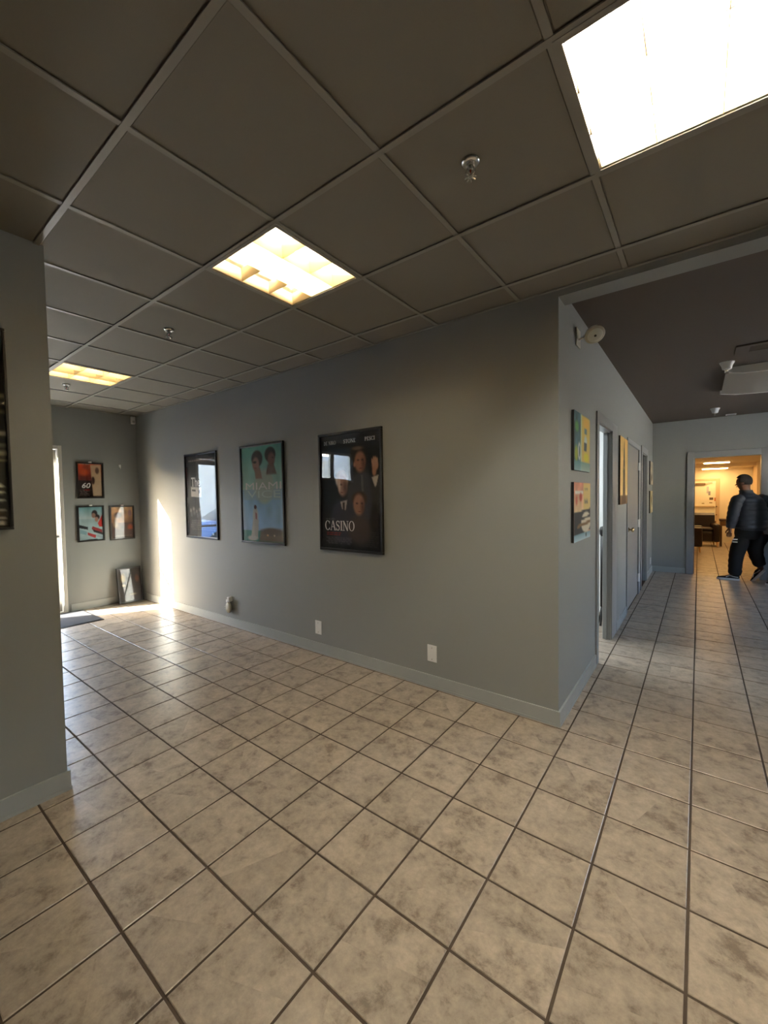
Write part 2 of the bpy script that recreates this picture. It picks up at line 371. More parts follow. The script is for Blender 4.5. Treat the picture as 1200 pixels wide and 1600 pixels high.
def cup_sprinkler(x, y, label):
    t = empty('corridor_sprinkler', (x, y, HC), 0, label, 'sprinkler', 'white cup sprinklers on corridor ceiling')
    MB().lathe([(0, 0), (.062, 0), (.060, -.01), (.046, -.035), (.038, -.068), (.036, -.07), (0, -.07)], n=24).build('cup', M_WHITE, t, True)
    MB().lathe([(.012, -.07), (.012, -.085), (.004, -.09), (.004, -.105), (.018, -.106), (.018, -.109), (0, -.109)], n=14).build('nozzle', M_STEEL, t, True)
cup_sprinkler(.919, 2.715, 'white cup sprinkler in front of the corridor light fixture')
cup_sprinkler(.896, 5.60, 'white cup sprinkler farther down the corridor near end wall')

# ------------------------------------------------------------------ prints: flat pictures as coloured grids
class Pic:
    """a small painted image, u right, v down, both 0..1, kept as colours on a fine grid"""
    def __init__(s, nx, ny, asp, bgcol):
        s.nx, s.ny, s.asp = nx, ny, asp
        s.u, s.v = np.meshgrid(np.linspace(0, 1, nx), np.linspace(0, 1, ny)); s.c = np.zeros((ny, nx, 3)); s.c[:] = bgcol
        s.r = np.random.RandomState(nx*7+ny)
    def _mix(s, a, col): s.c += np.clip(a, 0, 1)[..., None]*(np.array(col)-s.c)
    def ell(s, cu, cv, ru, rv, col, rot=0, soft=.12, al=1):
        x = (s.u-cu); y = (s.v-cv)*s.asp; c, n = math.cos(rot), math.sin(rot)
        d = np.sqrt(((x*c+y*n)/ru)**2+((-x*n+y*c)/(rv*s.asp))**2); s._mix(al*(1-d)/soft+.0, col); return s
    def poly(s, pts, col, al=1, soft=.008):
        a = np.full(s.u.shape, 9.)
        ar = sum(p[0]*q[1]-q[0]*p[1] for p, q in zip(pts, pts[1:]+pts[:1]))
        if ar < 0: pts = pts[::-1]
        for p, q in zip(pts, pts[1:]+pts[:1]):
            nx_, ny_ = -(q[1]-p[1]), (q[0]-p[0]); L = math.hypot(nx_, ny_)+1e-9
            a = np.minimum(a, ((s.u-p[0])*nx_+(s.v-p[1])*ny_)/L)
        s._mix(al*np.clip(a/soft+.5, 0, 1), col); return s
    def grad(s, v0, v1, c0, c1, u0=0, u1=1, al=1):
        t = np.clip((s.v-v0)/(v1-v0), 0, 1)[..., None]; k = ((s.v >= v0) & (s.v <= v1) & (s.u >= u0) & (s.u <= u1))*al
        s.c += k[..., None]*(np.array(c0)*(1-t)+np.array(c1)*t-s.c); return s
    def lines(s, u0, u1, v0, v1, n, col, fill=.6, al=.8):
        """rows of illegible small print"""
        for i in range(n):
            va = v0+(v1-v0)*i/n; h = (v1-v0)/n*.55; u = u0+s.r.rand()*.05
            while u < u1:
                L = .02+.05*s.r.rand(); s.poly([(u, va), (min(u+L, u1), va), (min(u+L, u1), va+h), (u, va+h)], col, al if s.r.rand() < fill+.25 else .2, .004); u += L+.012
        return s
    def noise(s, amp, cells=14):
        g = s.r.rand(cells+1, cells+1); x = s.u*cells*.999; y = s.v*cells*.999; i = x.astype(int); j = y.astype(int); fx, fy = x-i, y-j
        n = (g[j, i]*(1-fx)+g[j, i+1]*fx)*(1-fy)+(g[j+1, i]*(1-fx)+g[j+1, i+1]*fx)*fy; s.c *= (1+amp*(n-.5)*2)[..., None]; return s
    def build(s, name, m, w, h, parent, fn):
        vs = [fn((a-.5)*w, (.5-b)*h) for a, b in zip(s.u.ravel(), s.v.ravel())]
        fs = [(j*s.nx+i, (j+1)*s.nx+i, (j+1)*s.nx+i+1, j*s.nx+i+1) for j in range(s.ny-1) for i in range(s.nx-1)]
        me = bpy.data.meshes.new(name); me.from_pydata(vs, [], fs); me.materials.append(m)
        at = me.color_attributes.new('ink', 'FLOAT_COLOR', 'POINT')
        lin = np.clip(s.c, 0, 1)**1.85
        at.data.foreach_set('color', np.concatenate([lin.reshape(-1, 3), np.ones((s.nx*s.ny, 1))], 1).astype(np.float32).ravel())
        return link(name, me, parent)
def ink_mat():
    m = bpy.data.materials.new('printed_ink'); m.use_nodes = True; n = m.node_tree.nodes; l = m.node_tree.links
    a = n.new('ShaderNodeAttribute'); a.attribute_name = 'ink'; b = n['Principled BSDF']; l.new(a.outputs['Color'], b.inputs['Base Color'])
    b.inputs['Roughness'].default_value = .55; b.inputs['Specular IOR Level'].default_value = .25; return m
M_INK = ink_mat()

# serif capitals made of strokes, unit cell: width given, height 1
def _arc(cx, cy, rx, ry, a0, a1, tx, ty, n=14):
    o, i_ = [], []
    for k in range(n+1):
        a = math.radians(a0+(a1-a0)*k/n); o.append((cx+rx*math.cos(a), cy+ry*math.sin(a))); i_.append((cx+(rx-tx)*math.cos(a), cy+(ry-ty)*math.sin(a)))
    return [[o[k], o[k+1], i_[k+1], i_[k]] for k in range(n)]
def _bar(x0, y0, x1, y1, t):
    dx, dy = x1-x0, y1-y0; L = math.hypot(dx, dy); nx, ny = -dy/L*t/2, dx/L*t/2
    return [[(x0+nx, y0+ny), (x0-nx, y0-ny), (x1-nx, y1-ny), (x1+nx, y1+ny)]]
def _rect(x0, y0, x1, y1): return [[(x0, y0), (x1, y0), (x1, y1), (x0, y1)]]
T, t_ = .15, .06
GLY = {
 'C': (.80, lambda: _arc(.42, .5, .40, .52, 40, 320, .14, .06)+_rect(.68, .66, .74, .95)+_rect(.68, .05, .74, .28)),
 'A': (.84, lambda: _bar(.40, 1, .10, 0, t_)+_bar(.42, 1, .74, 0, T)+_rect(.22, .33, .60, .39)+_rect(0, 0, .24, .05)+_rect(.58, 0, .88, .05)),
 'S': (.62, lambda: _arc(.30, .74, .26, .27, 30, 250, .10, .07)+_arc(.30, .26, .27, .28, 70, -160, .11, .07)+_bar(.16, .60, .46, .42, .16)+_rect(.50, .72, .55, .98)+_rect(.04, .02, .09, .28)),
 'I': (.36, lambda: _rect(.11, 0, .26, 1)+_rect(.02, 0, .35, .05)+_rect(.02, .95, .35, 1)),
 'N': (.86, lambda: _rect(.12, 0, .18, 1)+_rect(.68, 0, .74, 1)+_bar(.13, 1, .71, 0, T)+_rect(0, 0, .28, .05)+_rect(.58, .95, .86, 1)+_rect(0, .95, .2, 1)),
 'O': (.86, lambda: _arc(.42, .5, .41, .52, 0, 360, .14, .06, 26)),
 'D': (.82, lambda: _rect(.11, 0, .26, 1)+_arc(.30, .5, .48, .5, -90, 90, .15, .06)+_rect(.02, 0, .32, .06)+_rect(.02, .94, .32, 1)),
 'E': (.64, lambda: _rect(.11, 0, .26, 1)+_rect(.02, 0, .56, .06)+_rect(.02, .94, .54, 1)+_rect(.26, .48, .44, .54)+_rect(.50, 0, .56, .24)+_rect(.48, .76, .54, 1)),
 'R': (.78, lambda: _rect(.11, 0, .26, 1)+_arc(.32, .73, .28, .27, -90, 90, .14, .06)+_rect(.02, .94, .34, 1)+_rect(.2, .46, .34, .52)+_bar(.36, .48, .68, 0, T)+_rect(.02, 0, .36, .05)+_rect(.58, 0, .8, .05)),
 'T': (.72, lambda: _rect(.28, 0, .43, 1)+_rect(.02, .94, .69, 1)+_rect(.02, .74, .07, 1)+_rect(.64, .74, .69, 1)+_rect(.18, 0, .53, .05)),
 'P': (.68, lambda: _rect(.11, 0, .26, 1)+_arc(.32, .71, .29, .29, -90, 90, .14, .06)+_rect(.02, .94, .34, 1)+_rect(.2, .42, .34, .48)+_rect(.02, 0, .36, .05)),
}
def serif(text, w, h, fn, m, parent, name='lettering'):
    """text fitted to a box w x h centred at 0,0; fn(x, z, depth) -> 3D"""
    tot = sum(.4 if c == ' ' else GLY[c][0]+.03 for c in text); x = 0; mb = MB(); k = w/tot
    for c in text:
        if c == ' ': x += .4; continue
        for p in GLY[c][1](): mb.prism([((x+a)*k-w/2, (b-.5)*h) for a, b in p], (0, .0006), fn)
        x += GLY[c][0]+.03
    return mb.build(name, m, parent)
def sans(text, w, h, fn, m, parent, shear=0., name='lettering', bold=0.):
    cu = bpy.data.curves.new('txt', 'FONT'); cu.body = text; cu.align_x = 'CENTER'; cu.offset = bold; cu.extrude = 0; cu.resolution_u = 3
    to = bpy.data.objects.new('txt', cu); C.objects.link(to); bpy.context.view_layer.update()
    me = bpy.data.meshes.new_from_object(to.evaluated_get(bpy.context.evaluated_depsgraph_get())); bpy.data.objects.remove(to)
    xs = [v.co.x for v in me.vertices]; ys = [v.co.y for v in me.vertices]
    x0, x1, y0, y1 = min(xs), max(xs), min(ys), max(ys)
    for v in me.vertices:
        a, b = (v.co.x-x0)/(x1-x0)-.5, (v.co.y-y0)/(y1-y0)-.5
        v.co = fn(a*w+b*h*shear, b*h, .0003)
    me.materials.clear(); me.materials.append(m); me.name = name
    return link(name, me, parent)
M_INKW = mat('white_ink', (.95, .94, .92), .5); M_INKR = mat('red_ink', (.6, .04, .03), .5); M_INKP = mat('pale_ink', (.62, .78, .74), .5)

def framed(name, w, h, loc, rz, label, group, pic, rail=.022, depth=.022, rails=M_BLACK, tilt=None, hook=False, acryl=M_ACRYL, cat='poster'):
    """a framed print; local x right, z up, y into the room is -y. Origin at the frame's back centre."""
    t = empty(name, loc, rz, label, cat, group)
    if tilt: t.rotation_euler = tilt
    for (x0, x1, z0, z1) in ((-w/2, w/2, h/2-rail, h/2), (-w/2, w/2, -h/2, -h/2+rail), (-w/2, -w/2+rail, -h/2+rail, h/2-rail), (w/2-rail, w/2, -h/2+rail, h/2-rail)):
        MB().box(x0, x1, -depth, 0, z0, z1, .003).build('frame_rail', rails, t)
    MB().box(-w/2+.004, w/2-.004, -.006, -.001, -h/2+.004, h/2-.004).build('backing', M_BLACKP, t)
    iw, ih = w-2*rail+.004, h-2*rail+.004
    pic.build('print', M_INK, iw, ih, t, lambda x, z: (x, -.0085, z))
    MB().box(-iw/2, iw/2, -.0150, -.0125, -ih/2, ih/2).build('glazing', acryl, t)
    if hook: MB().box(-.018, .018, -.03, -.002, h/2-.004, h/2+.014, .003).build('hanger', M_WHITE, t)
    pf = lambda du, dv: (lambda x, z, d: (x+du*iw, -.0088-d, z-dv*ih))
    return t, iw, ih, pf

# --- three large posters on the back wall: generic stand-ins in the posters' colours, with their wording
PW, PH = .752, 1.075
SK = (.62, .36, .26); HAIR = (.10, .07, .06)
p = Pic(84, 122, 1.43, (.055, .05, .055)).noise(.3)
p.poly([(.06, .13), (.58, .12), (.56, .38), (.08, .36)], (.12, .15, .20), .9, .04)  # dim blue patch painted where the window panes reflect
p.ell(.20, .50, .20, .24, (.06, .07, .09), soft=.4)
p.ell(.70, .55, .29, .26, (.20, .20, .22), soft=.25).ell(.38, .76, .25, .23, (.17, .17, .21), soft=.25).ell(.66, .83, .24, .16, (.24, .20, .18), soft=.4).poly([(.84, .42), (.99, .40), (1.0, .70), (.86, .66)], (.19, .18, .17), .9, .03)      # dim suits
p.ell(.37, .385, .125, .10, (.86, .82, .80), soft=.25).ell(.385, .44, .10, .115, (.60, .44, .38), soft=.3).ell(.43, .46, .06, .10, (.25, .16, .14), soft=.9, al=.8).ell(.33, .43, .03, .09, (.88, .78, .72), soft=.8)
p.ell(.36, .435, .028, .010, (.2, .12, .1), soft=.8).ell(.37, .505, .03, .008, (.35, .15, .13), soft=.8)
p.ell(.66, .19, .155, .10, HAIR, soft=.2).ell(.68, .25, .105, .105, (.58, .38, .29), soft=.3).ell(.735, .27, .05, .09, (.28, .17, .13), soft=.9, al=.8).ell(.64, .135, .12, .022, (.42, .33, .26), soft=.6)
p.ell(.65, .235, .03, .010, (.15, .09, .08), soft=.8).ell(.72, .235, .03, .010, (.15, .09, .08), soft=.8).ell(.69, .305, .035, .008, (.35, .14, .12), soft=.8).ell(.59, .27, .022, .03, (.66, .45, .36), soft=.6)
p.ell(.66, .56, .14, .07, (.22, .14, .10), soft=.3).ell(.65, .61, .105, .105, (.62, .42, .32), soft=.3).ell(.71, .63, .05, .09, (.30, .17, .13), soft=.9, al=.8).ell(.62, .60, .028, .010, (.16, .09, .08), soft=.8).ell(.70, .60, .028, .010, (.16, .09, .08), soft=.8).ell(.66, .67, .03, .007, (.4, .15, .13), soft=.8)
p.ell(.915, .285, .06, .055, (.66, .46, .37), soft=.3).ell(.90, .335, .04, .05, (.62, .42, .33), soft=.4)
for u_, v_ in ((.87, .25), (.895, .235), (.92, .235), (.945, .245)): p.ell(u_, v_, .016, .030, (.68, .48, .38), soft=.5)
p.poly([(.86, .385), (.97, .365), (.93, .45), (.91, .47)], (.75, .70, .64), .9).poly([(.34, .585), (.46, .57), (.43, .66), (.37, .65)], (.74, .68, .64), .9).poly([(.38, .59), (.42, .59), (.41, .66), (.385, .66)], (.12, .08, .08), .9).poly([(.69, .36), (.72, .36), (.735, .50), (.70, .50)], (.34, .34, .33), .8)
p.ell(.9, .72, .09, .14, (.13, .10, .08), soft=.5).lines(.07, .52, .90, .965, 4, (.34, .33, .34)).lines(.62, .95, .84, .97, 8, (.20, .18, .18))
p.lines(.08, .24, .735, .75, 1, (.45, .45, .45)).lines(.07, .34, .855, .885, 2, (.62, .10, .10), .8)
t, iw, ih, pf = framed('movie_poster', PW, PH, (-1.765, -.001, 1.548), 0, 'black framed dark poster with suited figures, nearest the wall corner', 'large framed posters on the long grey wall', p)
serif('CASINO', .52*iw, .085*ih, pf(-.18, .295), M_INKW, t)
serif('DE NIRO', .215*iw, .032*ih, pf(-.325, -.435), M_INKW, t); serif('STONE', .205*iw, .032*ih, pf(.015, -.435), M_INKW, t); serif('PESCI', .16*iw, .032*ih, pf(.34, -.435), M_INKW, t)

p = Pic(70, 116, 1.43, (.28, .56, .52)); p.grad(0, .45, (.34, .64, .58), (.66, .84, .80)).grad(.45, .88, (.50, .70, .84), (.58, .74, .92))
p.noise(.12, 9)
p.ell(.56, .42, .27, .20, (.70, .78, .70), soft=.25)
p.ell(.40, .13, .15, .095, (.12, .09, .09), soft=.2).ell(.37, .185, .10, .085, (.64, .48, .42), soft=.3).ell(.345, .165, .055, .016, (.08, .05, .06), soft=.4).ell(.36, .225, .035, .007, (.42, .22, .2), soft=.6).poly([(.33, .24), (.47, .22), (.52, .34), (.36, .34)], (.58, .44, .38), .9, .02)
p.ell(.72, .10, .14, .085, (.12, .08, .08), soft=.2).ell(.745, .15, .10, .085, (.44, .30, .26), soft=.35).ell(.78, .135, .03, .008, (.14, .09, .08), soft=.6).ell(.77, .195, .035, .007, (.28, .15, .13), soft=.6).poly([(.66, .20), (.80, .20), (.86, .30), (.62, .30)], (.38, .26, .22), .9, .02)
p.grad(.42, .56, (.72, .80, .76), (.60, .70, .74), .05, .97, .55)
p.ell(.33, .73, .075, .11, (.80, .80, .78), soft=.25).ell(.33, .635, .04, .025, (.30, .16, .18), soft=.3).poly([(.33, .69), (.37, .70), (.37, .78), (.32, .77)], (.62, .30, .32), .8)
p.poly([(.27, .76), (.36, .76), (.30, .96), (.20, .97)], (.84, .82, .78)).poly([(.30, .76), (.41, .77), (.38, .97), (.30, .97)], (.78, .76, .73))
p.poly([(.45, .88), (.98, .86), (1.0, 1.0), (.40, 1.0)], (.50, .44, .38), 1, .05).ell(.72, .89, .3, .05, (.44, .39, .35), soft=.4).ell(.62, .925, .025, .012, (.95, .72, .45), soft=.4).ell(.78, .925, .02, .012, (.95, .85, .7), soft=.4)
p.ell(.25, .965, .16, .035, (.86, .85, .82), soft=.4)
t, iw, ih, pf = framed('movie_poster', PW, PH, (-3.03, -.001, 1.548), 0, 'black framed teal and blue poster, middle of three on the long wall', 'large framed posters on the long grey wall', p)
sans('MIAMI', .86*iw, .075*ih, pf(.03, -.085), M_INKW, t, bold=0); sans('VICE', .80*iw, .075*ih, pf(.04, .0), M_INKP, t, bold=0)

p = Pic(64, 112, 1.43, (.055, .05, .06)).noise(.3, 8)
p.ell(.42, .36, .30, .16, (.17, .15, .17), soft=.6).lines(.06, .92, .062, .085, 1, (.72, .64, .62), .9)
p.grad(.50, .75, (.10, .11, .14), (.05, .05, .06), 0, 1, .6)
for u, v, r in ((.14, .68, .04), (.24, .66, .05), (.34, .69, .04), (.44, .67, .045)): p.ell(u, v, r, .035, (.58, .55, .52), soft=.6).ell(u+.02, v+.05, r*1.2, .04, (.30, .30, .32), soft=.6)
p.poly([(.16, .385), (.52, .40), (.52, .52), (.16, .51)], (.86, .83, .80)).poly([(.20, .42), (.32, .425), (.32, .445), (.20, .44)], (.12, .10, .10)).ell(.45, .45, .03, .03, (.12, .10, .10), soft=.4)
p.lines(.12, .95, .80, .93, 5, (.42, .40, .40), .8).ell(.86, .955, .035, .016, (.8, .8, .8), soft=.3)
t, iw, ih, pf = framed('movie_poster', PW, PH, (-4.27, -.001, 1.548), 0, 'black framed dark poster reflecting the glass door, nearest the sunlit patch', 'large framed posters on the long grey wall', p)
sans('The', .30*iw, .115*ih, pf(-.17, -.17), M_INKW, t, bold=.015)

# --- small posters on the entrance wall (facing +x)
SR = PI/2
def small(y, z, label, pic, w=.325, h=.50, **k):
    return framed('small_poster', w, h, (XW+.001, y, z), SR, label, 'small framed posters at the entrance wall', pic, rail=.020, depth=.026, **k)
p = Pic(40, 56, 1.5, (.10, .03, .02)); p.grad(0, .5, (.70, .22, .10), (.35, .09, .06)).noise(.4, 7).ell(.25, .25, .26, .14, (.80, .28, .12), soft=.6)
p.poly([(.52, .03), (.97, .02), (.97, .97), (.60, .97)], (.82, .70, .55), .9, .03).ell(.8, .2, .1, .12, (.3, .2, .14), soft=.4).ell(.62, .5, .08, .14, (.22, .13, .09), soft=.4)  # cream right half is a bright reflection painted into the print
p.lines(.04, .46, .78, .97, 6, (.50, .44, .42)).lines(.05, .5, .015, .05, 1, (.75, .6, .55)).poly([(.25, .77), (.46, .76), (.46, .80), (.25, .80)], (.55, .06, .06))
t, iw, ih, pf = small(-.628, 1.79, 'small red framed poster with painted cream reflection and large 60, topmost on the entrance wall', p, hook=True)
sans('60', .34*iw, .16*ih, pf(-.17, .15), M_INKW, t, .25, bold=.02)
p = Pic(40, 56, 1.5, (.62, .74, .76)); p.grad(0, .35, (.36, .58, .62), (.72, .80, .80)).noise(.12, 7)
p.ell(.66, .20, .14, .12, (.12, .10, .10), soft=.3).ell(.62, .26, .10, .09, (.56, .40, .33), soft=.3).ell(.78, .31, .11, .09, (.16, .11, .10), soft=.3).ell(.74, .38, .09, .09, (.66, .46, .38), soft=.3)
p.poly([(.78, .50), (1, .22), (1, .62), (.84, .60)], (.72, .14, .12)).poly([(.0, .52), (.36, .60), (.36, .68), (.0, .62)], (.10, .11, .13)).poly([(.55, .58), (.95, .70), (.98, .80), (.52, .68)], (.50, .12, .14)).poly([(.55, .67), (.98, .80), (.98, .86), (.6, .76)], (.06, .06, .07))
p.poly([(.03, .66), (.32, .74), (.30, .84), (.03, .78)], (.46, .62, .68)).poly([(.34, .76), (.70, .86), (.66, .95), (.34, .84)], (.66, .16, .16)).poly([(0, .80), (.34, .86), (.7, .97), (1, .96), (1, 1), (0, 1)], (.10, .13, .15)).poly([(.75, .86), (.97, .93), (.95, .97), (.72, .90)], (.55, .62, .68))
small(-.640, 1.188, 'small teal framed poster of two figures above racing cars', p, hook=True)
p = Pic(40, 56, 1.5, (.34, .22, .17)); p.grad(0, .5, (.70, .52, .34), (.55, .36, .22)).noise(.4, 6).ell(.30, .26, .2, .12, (.28, .17, .12), soft=.5).ell(.86, .66, .16, .14, (.66, .28, .14), soft=.6).ell(.86, .2, .12, .14, (.52, .36, .34), soft=.5)
p.ell(.2, .55, .16, .16, (.66, .50, .34), soft=.6).grad(.72, 1, (.26, .18, .16), (.22, .16, .14), 0, 1, .7).lines(.15, .9, .9, .95, 2, (.5, .4, .35))
small(-.245, 1.178, 'small brown and orange framed poster, lower right of the hanging ones', p, hook=True, rails=mat('dark_brown_frame', (.030, .022, .018), .4))
p = Pic(40, 56, 1.5, (.11, .09, .08)); p.noise(.4, 6).ell(.22, .28, .14, .2, (.52, .42, .18), soft=.6).ell(.22, .5, .1, .06, (.62, .55, .42), soft=.5).ell(.85, .33, .13, .16, (.32, .20, .15), soft=.6).grad(.62, 1, (.15, .12, .12), (.17, .14, .14), 0, 1, .6).ell(.6, .8, .22, .04, (.7, .66, .55), soft=.7)
small(-.215, .262, 'small dark framed poster leaning on the floor at the entrance wall', p, w=.33, h=.51, tilt=(-.16, 0, SR))
lean = [o for o in C.objects if o.get('label', '').startswith('small dark framed')][0]; lean.location = (XW+.106, -.215, .259)

# left foreground poster on the partition (seen almost edge-on at the picture edge)
p = Pic(70, 100, 1.43, (.10, .085, .06)); p.noise(.4, 10)
for v, hh, c in ((.33, .02, (.55, .50, .38)), (.41, .012, (.45, .40, .3)), (.52, .018, (.85, .80, .66)), (.58, .012, (.6, .56, .45)), (.62, .02, (.75, .70, .55)), (.655, .01, (.55, .5, .38))): p.ell(.8, v, .5, hh, c, soft=.7)
for v in (.785, .82, .86, .91, .95, .975): p.ell(.95, v, .03, .010, (.92, .90, .82), soft=.4)
p.ell(.78, .93, .22, .09, (.42, .34, .24), soft=.6)
framed('chrome_poster', .68, .94, (XL+.001, -2.255-.34, 1.842), SR, 'dark glossy poster of chrome shapes on the left partition', None, p, rail=.012, depth=.02)

# --- small canvases on the corridor wall (facing +x)
def canvas(y, z, w, h, label, pic, edge=M_BLACKP):
    t = empty('canvas_print', (.0005, y, z), SR, label, 'picture', 'small unframed canvases on the corridor wall')
    MB().box(-w/2, w/2, -.018, 0, -h/2, h/2, .002).build('stretcher', edge, t)
    pic.build('print', M_INK, w-.002, h-.002, t, lambda x, zz: (x, -.0185, zz)); return t
p = Pic(44, 40, .8, (.20, .36, .40)); p.noise(.4, 8).poly([(.42, 0), (1, 0), (1, 1), (.42, 1)], (.85, .74, .35)).ell(.75, .12, .3, .16, (.92, .72, .30), soft=.6).poly([(.38, 0), (.46, 0), (.46, 1), (.38, 1)], (.78, .82, .60)).ell(.30, .66, .10, .18, (.80, .82, .78), soft=.3).ell(.31, .66, .055, .12, (.25, .38, .42), soft=.3)
p.poly([(.62, .22), (.78, .22), (.78, .32), (.62, .32)], (.30, .42, .45)).ell(.70, .45, .11, .12, (.80, .86, .84), soft=.3).poly([(.60, .48), (.78, .48), (.76, .64), (.6, .62)], (.20, .26, .30)).ell(.74, .74, .20, .10, (.86, .82, .16), soft=.4).ell(.12, .72, .12, .18, (.55, .62, .16), soft=.5).ell(.15, .25, .14, .12, (.30, .55, .28), soft=.5).grad(.84, 1, (.30, .52, .56), (.55, .72, .74), 0, 1, .8)
canvas(.585, 1.872, .515, .415, 'teal and yellow abstract canvas, upper of two near the wall corner', p)
p = Pic(44, 40, .8, (.84, .62, .46)); p.grad(0, .5, (.86, .52, .42), (.88, .76, .56)).noise(.15, 8).poly([(.55, 0), (1, 0), (1, .48), (.55, .46)], (.88, .76, .44)).poly([(.05, .14), (.52, .14), (.52, .19), (.05, .19)], (.92, .90, .86)).ell(.38, .25, .10, .09, (.70, .22, .16), soft=.4).ell(.14, .30, .07, .10, (.76, .34, .26), soft=.4).lines(.58, .82, .09, .38, 12, (.34, .32, .30), .9)
p.poly([(0, .51), (1, .46), (1, .86), (0, .9)], (.07, .08, .09)).ell(.72, .70, .34, .20, (.86, .82, .72), soft=.15).poly([(.3, .62), (1, .58), (1, .62), (.26, .66)], (.12, .10, .09)).poly([(.22, .72), (1, .68), (1, .735), (.16, .78)], (.45, .32, .16)).grad(.88, 1, (.40, .58, .66), (.72, .82, .86)).ell(.72, .93, .05, .05, (.2, .25, .28), soft=.4)
canvas(.592, 1.368, .54, .425, 'coral and black canvas with striped dome, below the teal canvas', p)
p = Pic(40, 50, 1.3, (.88, .72, .36)); p.grad(0, 1, (.86, .66, .34), (.92, .80, .50)).noise(.1, 6).ell(.5, .35, .09, .30, (.16, .12, .08), soft=.3).poly([(.49, .05), (.51, .05), (.56, .30), (.44, .30)], (.16, .12, .08)).poly([(.40, .34), (.60, .34), (.66, .86), (.34, .86)], (.22, .15, .09), .9).poly([(.25, .86), (.75, .86), (.8, 1), (.2, 1)], (.20, .13, .08)).grad(.86, 1, (.34, .24, .14), (.24, .16, .10), 0, 1, .8).ell(.5, .45, .05, .03, (.6, .5, .3), soft=.4)
canvas(2.725, 1.75, .58, .76, 'golden canvas with dark tower silhouette beside the first corridor doorway', p)
p = Pic(24, 24, .8, (.72, .66, .54)); p.noise(.3, 5).ell(.5, .7, .3, .2, (.4, .35, .28), soft=.5)
canvas(6.22, 1.85, .5, .42, 'pale tan canvas high near the corridor end', p)
p = Pic(24, 24, .8, (.80, .72, .50)); p.noise(.3, 5).ell(.4, .4, .3, .2, (.55, .45, .28), soft=.5)
canvas(6.22, 1.33, .5, .40, 'yellowish canvas low near the corridor end', p)

# ------------------------------------------------------------------ small wall fittings
def outlet(x, z, label):
    t = empty('blank_wall_plate', (x, -.0005, z), 0, label, 'wall plate', 'blank white plates low on the long wall')
    MB().box(-.042, .042, -.006, 0, -.066, .066, .003).build('plate', M_WHITE, t)
    for s in (-1, 1): MB().lathe([(.004, 0), (.004, .0015), (0, .002)], (0, -.006, s*.045), (0, -1, 0), 8).build('screw', M_STEEL, t)
outlet(-2.206, .248, 'white blank wall plate between the air freshener and corner')
outlet(-.937, .272, 'white blank wall plate nearest the wall corner')
t = empty('air_freshener', (-3.66, 0, .27), 0, 'white plug-in air freshener low on the grey poster wall', 'air freshener')
MB().box(-.038, .038, -.006, 0, -.06, .085, .003).build('wall_plate', mat('grey_plate', (.33, .34, .33), .4), t)
MB().box(-.022, .022, -.06, -.006, .03, .085, .008).box(-.05, -.015, -.055, -.012, .015, .05, .006).build('plug_body', M_WHITE, t)
MB().lathe([(0, 0), (.045, 0), (.062, .012), (.064, .03), (.05, .045), (.02, .05), (0, .05)], (-.02, -.012, -.045), (-.35, -1, 0), 24).build('scent_disc', mat('ivory_plastic', (.72, .72, .62), .35), t, True)
for k in range(7):
    a = k*2*PI/7; MB().tube([(-.037+.02*math.cos(a), -.062, -.045+.02*math.sin(a)), (-.037+.036*math.cos(a), -.058, -.045+.036*math.sin(a))], .003, 5).build('vent_rib', mat('grey_ivory', (.5, .5, .42), .5), t)
t = empty('motion_sensor', (XW+.002, -.055, 2.70), 0, 'small white motion sensor high in the entrance wall corner', 'sensor')
MB().box(0, .045, -.03, .03, -.055, .055, .008).build('housing', M_WHITE, t); MB().box(.045, .05, -.018, .018, -.04, -.005, .002).build('lens', mat('milky_lens', (.6, .6, .56), .2), t)
t = empty('wall_hook', (XW+.001, -.247, 2.0), 0, 'white adhesive hook alone on the dark entrance wall', 'hook')
MB().box(0, .006, -.014, .014, -.012, .03, .002).build('pad', M_WHITE, t); MB().tube([(.006, 0, .0), (.02, 0, -.018), (.026, 0, -.03), (.034, 0, -.02)], .005, 8).build('prong', M_WHITE, t)
t = empty('power_plate', (.0005, 6.33, .23), SR, 'white outlet plate low at the corridor end of wall', 'outlet')
MB().box(-.06, .06, -.006, 0, -.06, .06, .003).build('plate', M_WHITE, t)
for s in (-1, 1): MB().box(-.02, .02, -.008, -.006, s*.026-.016, s*.026+.016, .001).build('socket', mat('white_socket', (.7, .7, .67), .4), t)
# emergency lamp head
t = empty('emergency_lamp', (.001, .50, 2.615), 0, 'round white emergency lamp head on wall plate above the corner', 'lamp')
MB().box(0, .008, -.06, .06, -.062, .062, .002).build('mounting_plate', mat('ivory_metal', (.62, .60, .50), .35), t)
MB().tube([(.008, 0, -.012), (.05, 0, -.004)], .007, 10).lathe([(0, -.012), (.012, -.01), (.014, 0), (.012, .01), (0, .012)], (.054, 0, -.003), (1, 0, 0), 12).build('arm', M_WHITE, t, True)
ax = Vector((.35, -.55, -.75)).normalized(); hc = Vector((.112, 0, .0))
MB().lathe([(0, -.052), (.03, -.05), (.05, -.035), (.06, -.008), (.066, .0), (.066, .008), (.062, .012)], hc, ax, 28).build('head_shell', mat('beige_shell', (.60, .56, .45), .35), t, True)
MB().lathe([(.062, .008), (.045, .014), (.02, .017), (0, .017)], hc, ax, 28).build('lens', mat('pale_lens', (.85, .83, .72), .15), t, True)
MB().lathe([(.009, .016), (.007, .021), (0, .021)], hc, ax, 12).build('bulb_cap', mat('dark_cap', (.08, .07, .05), .4), t)

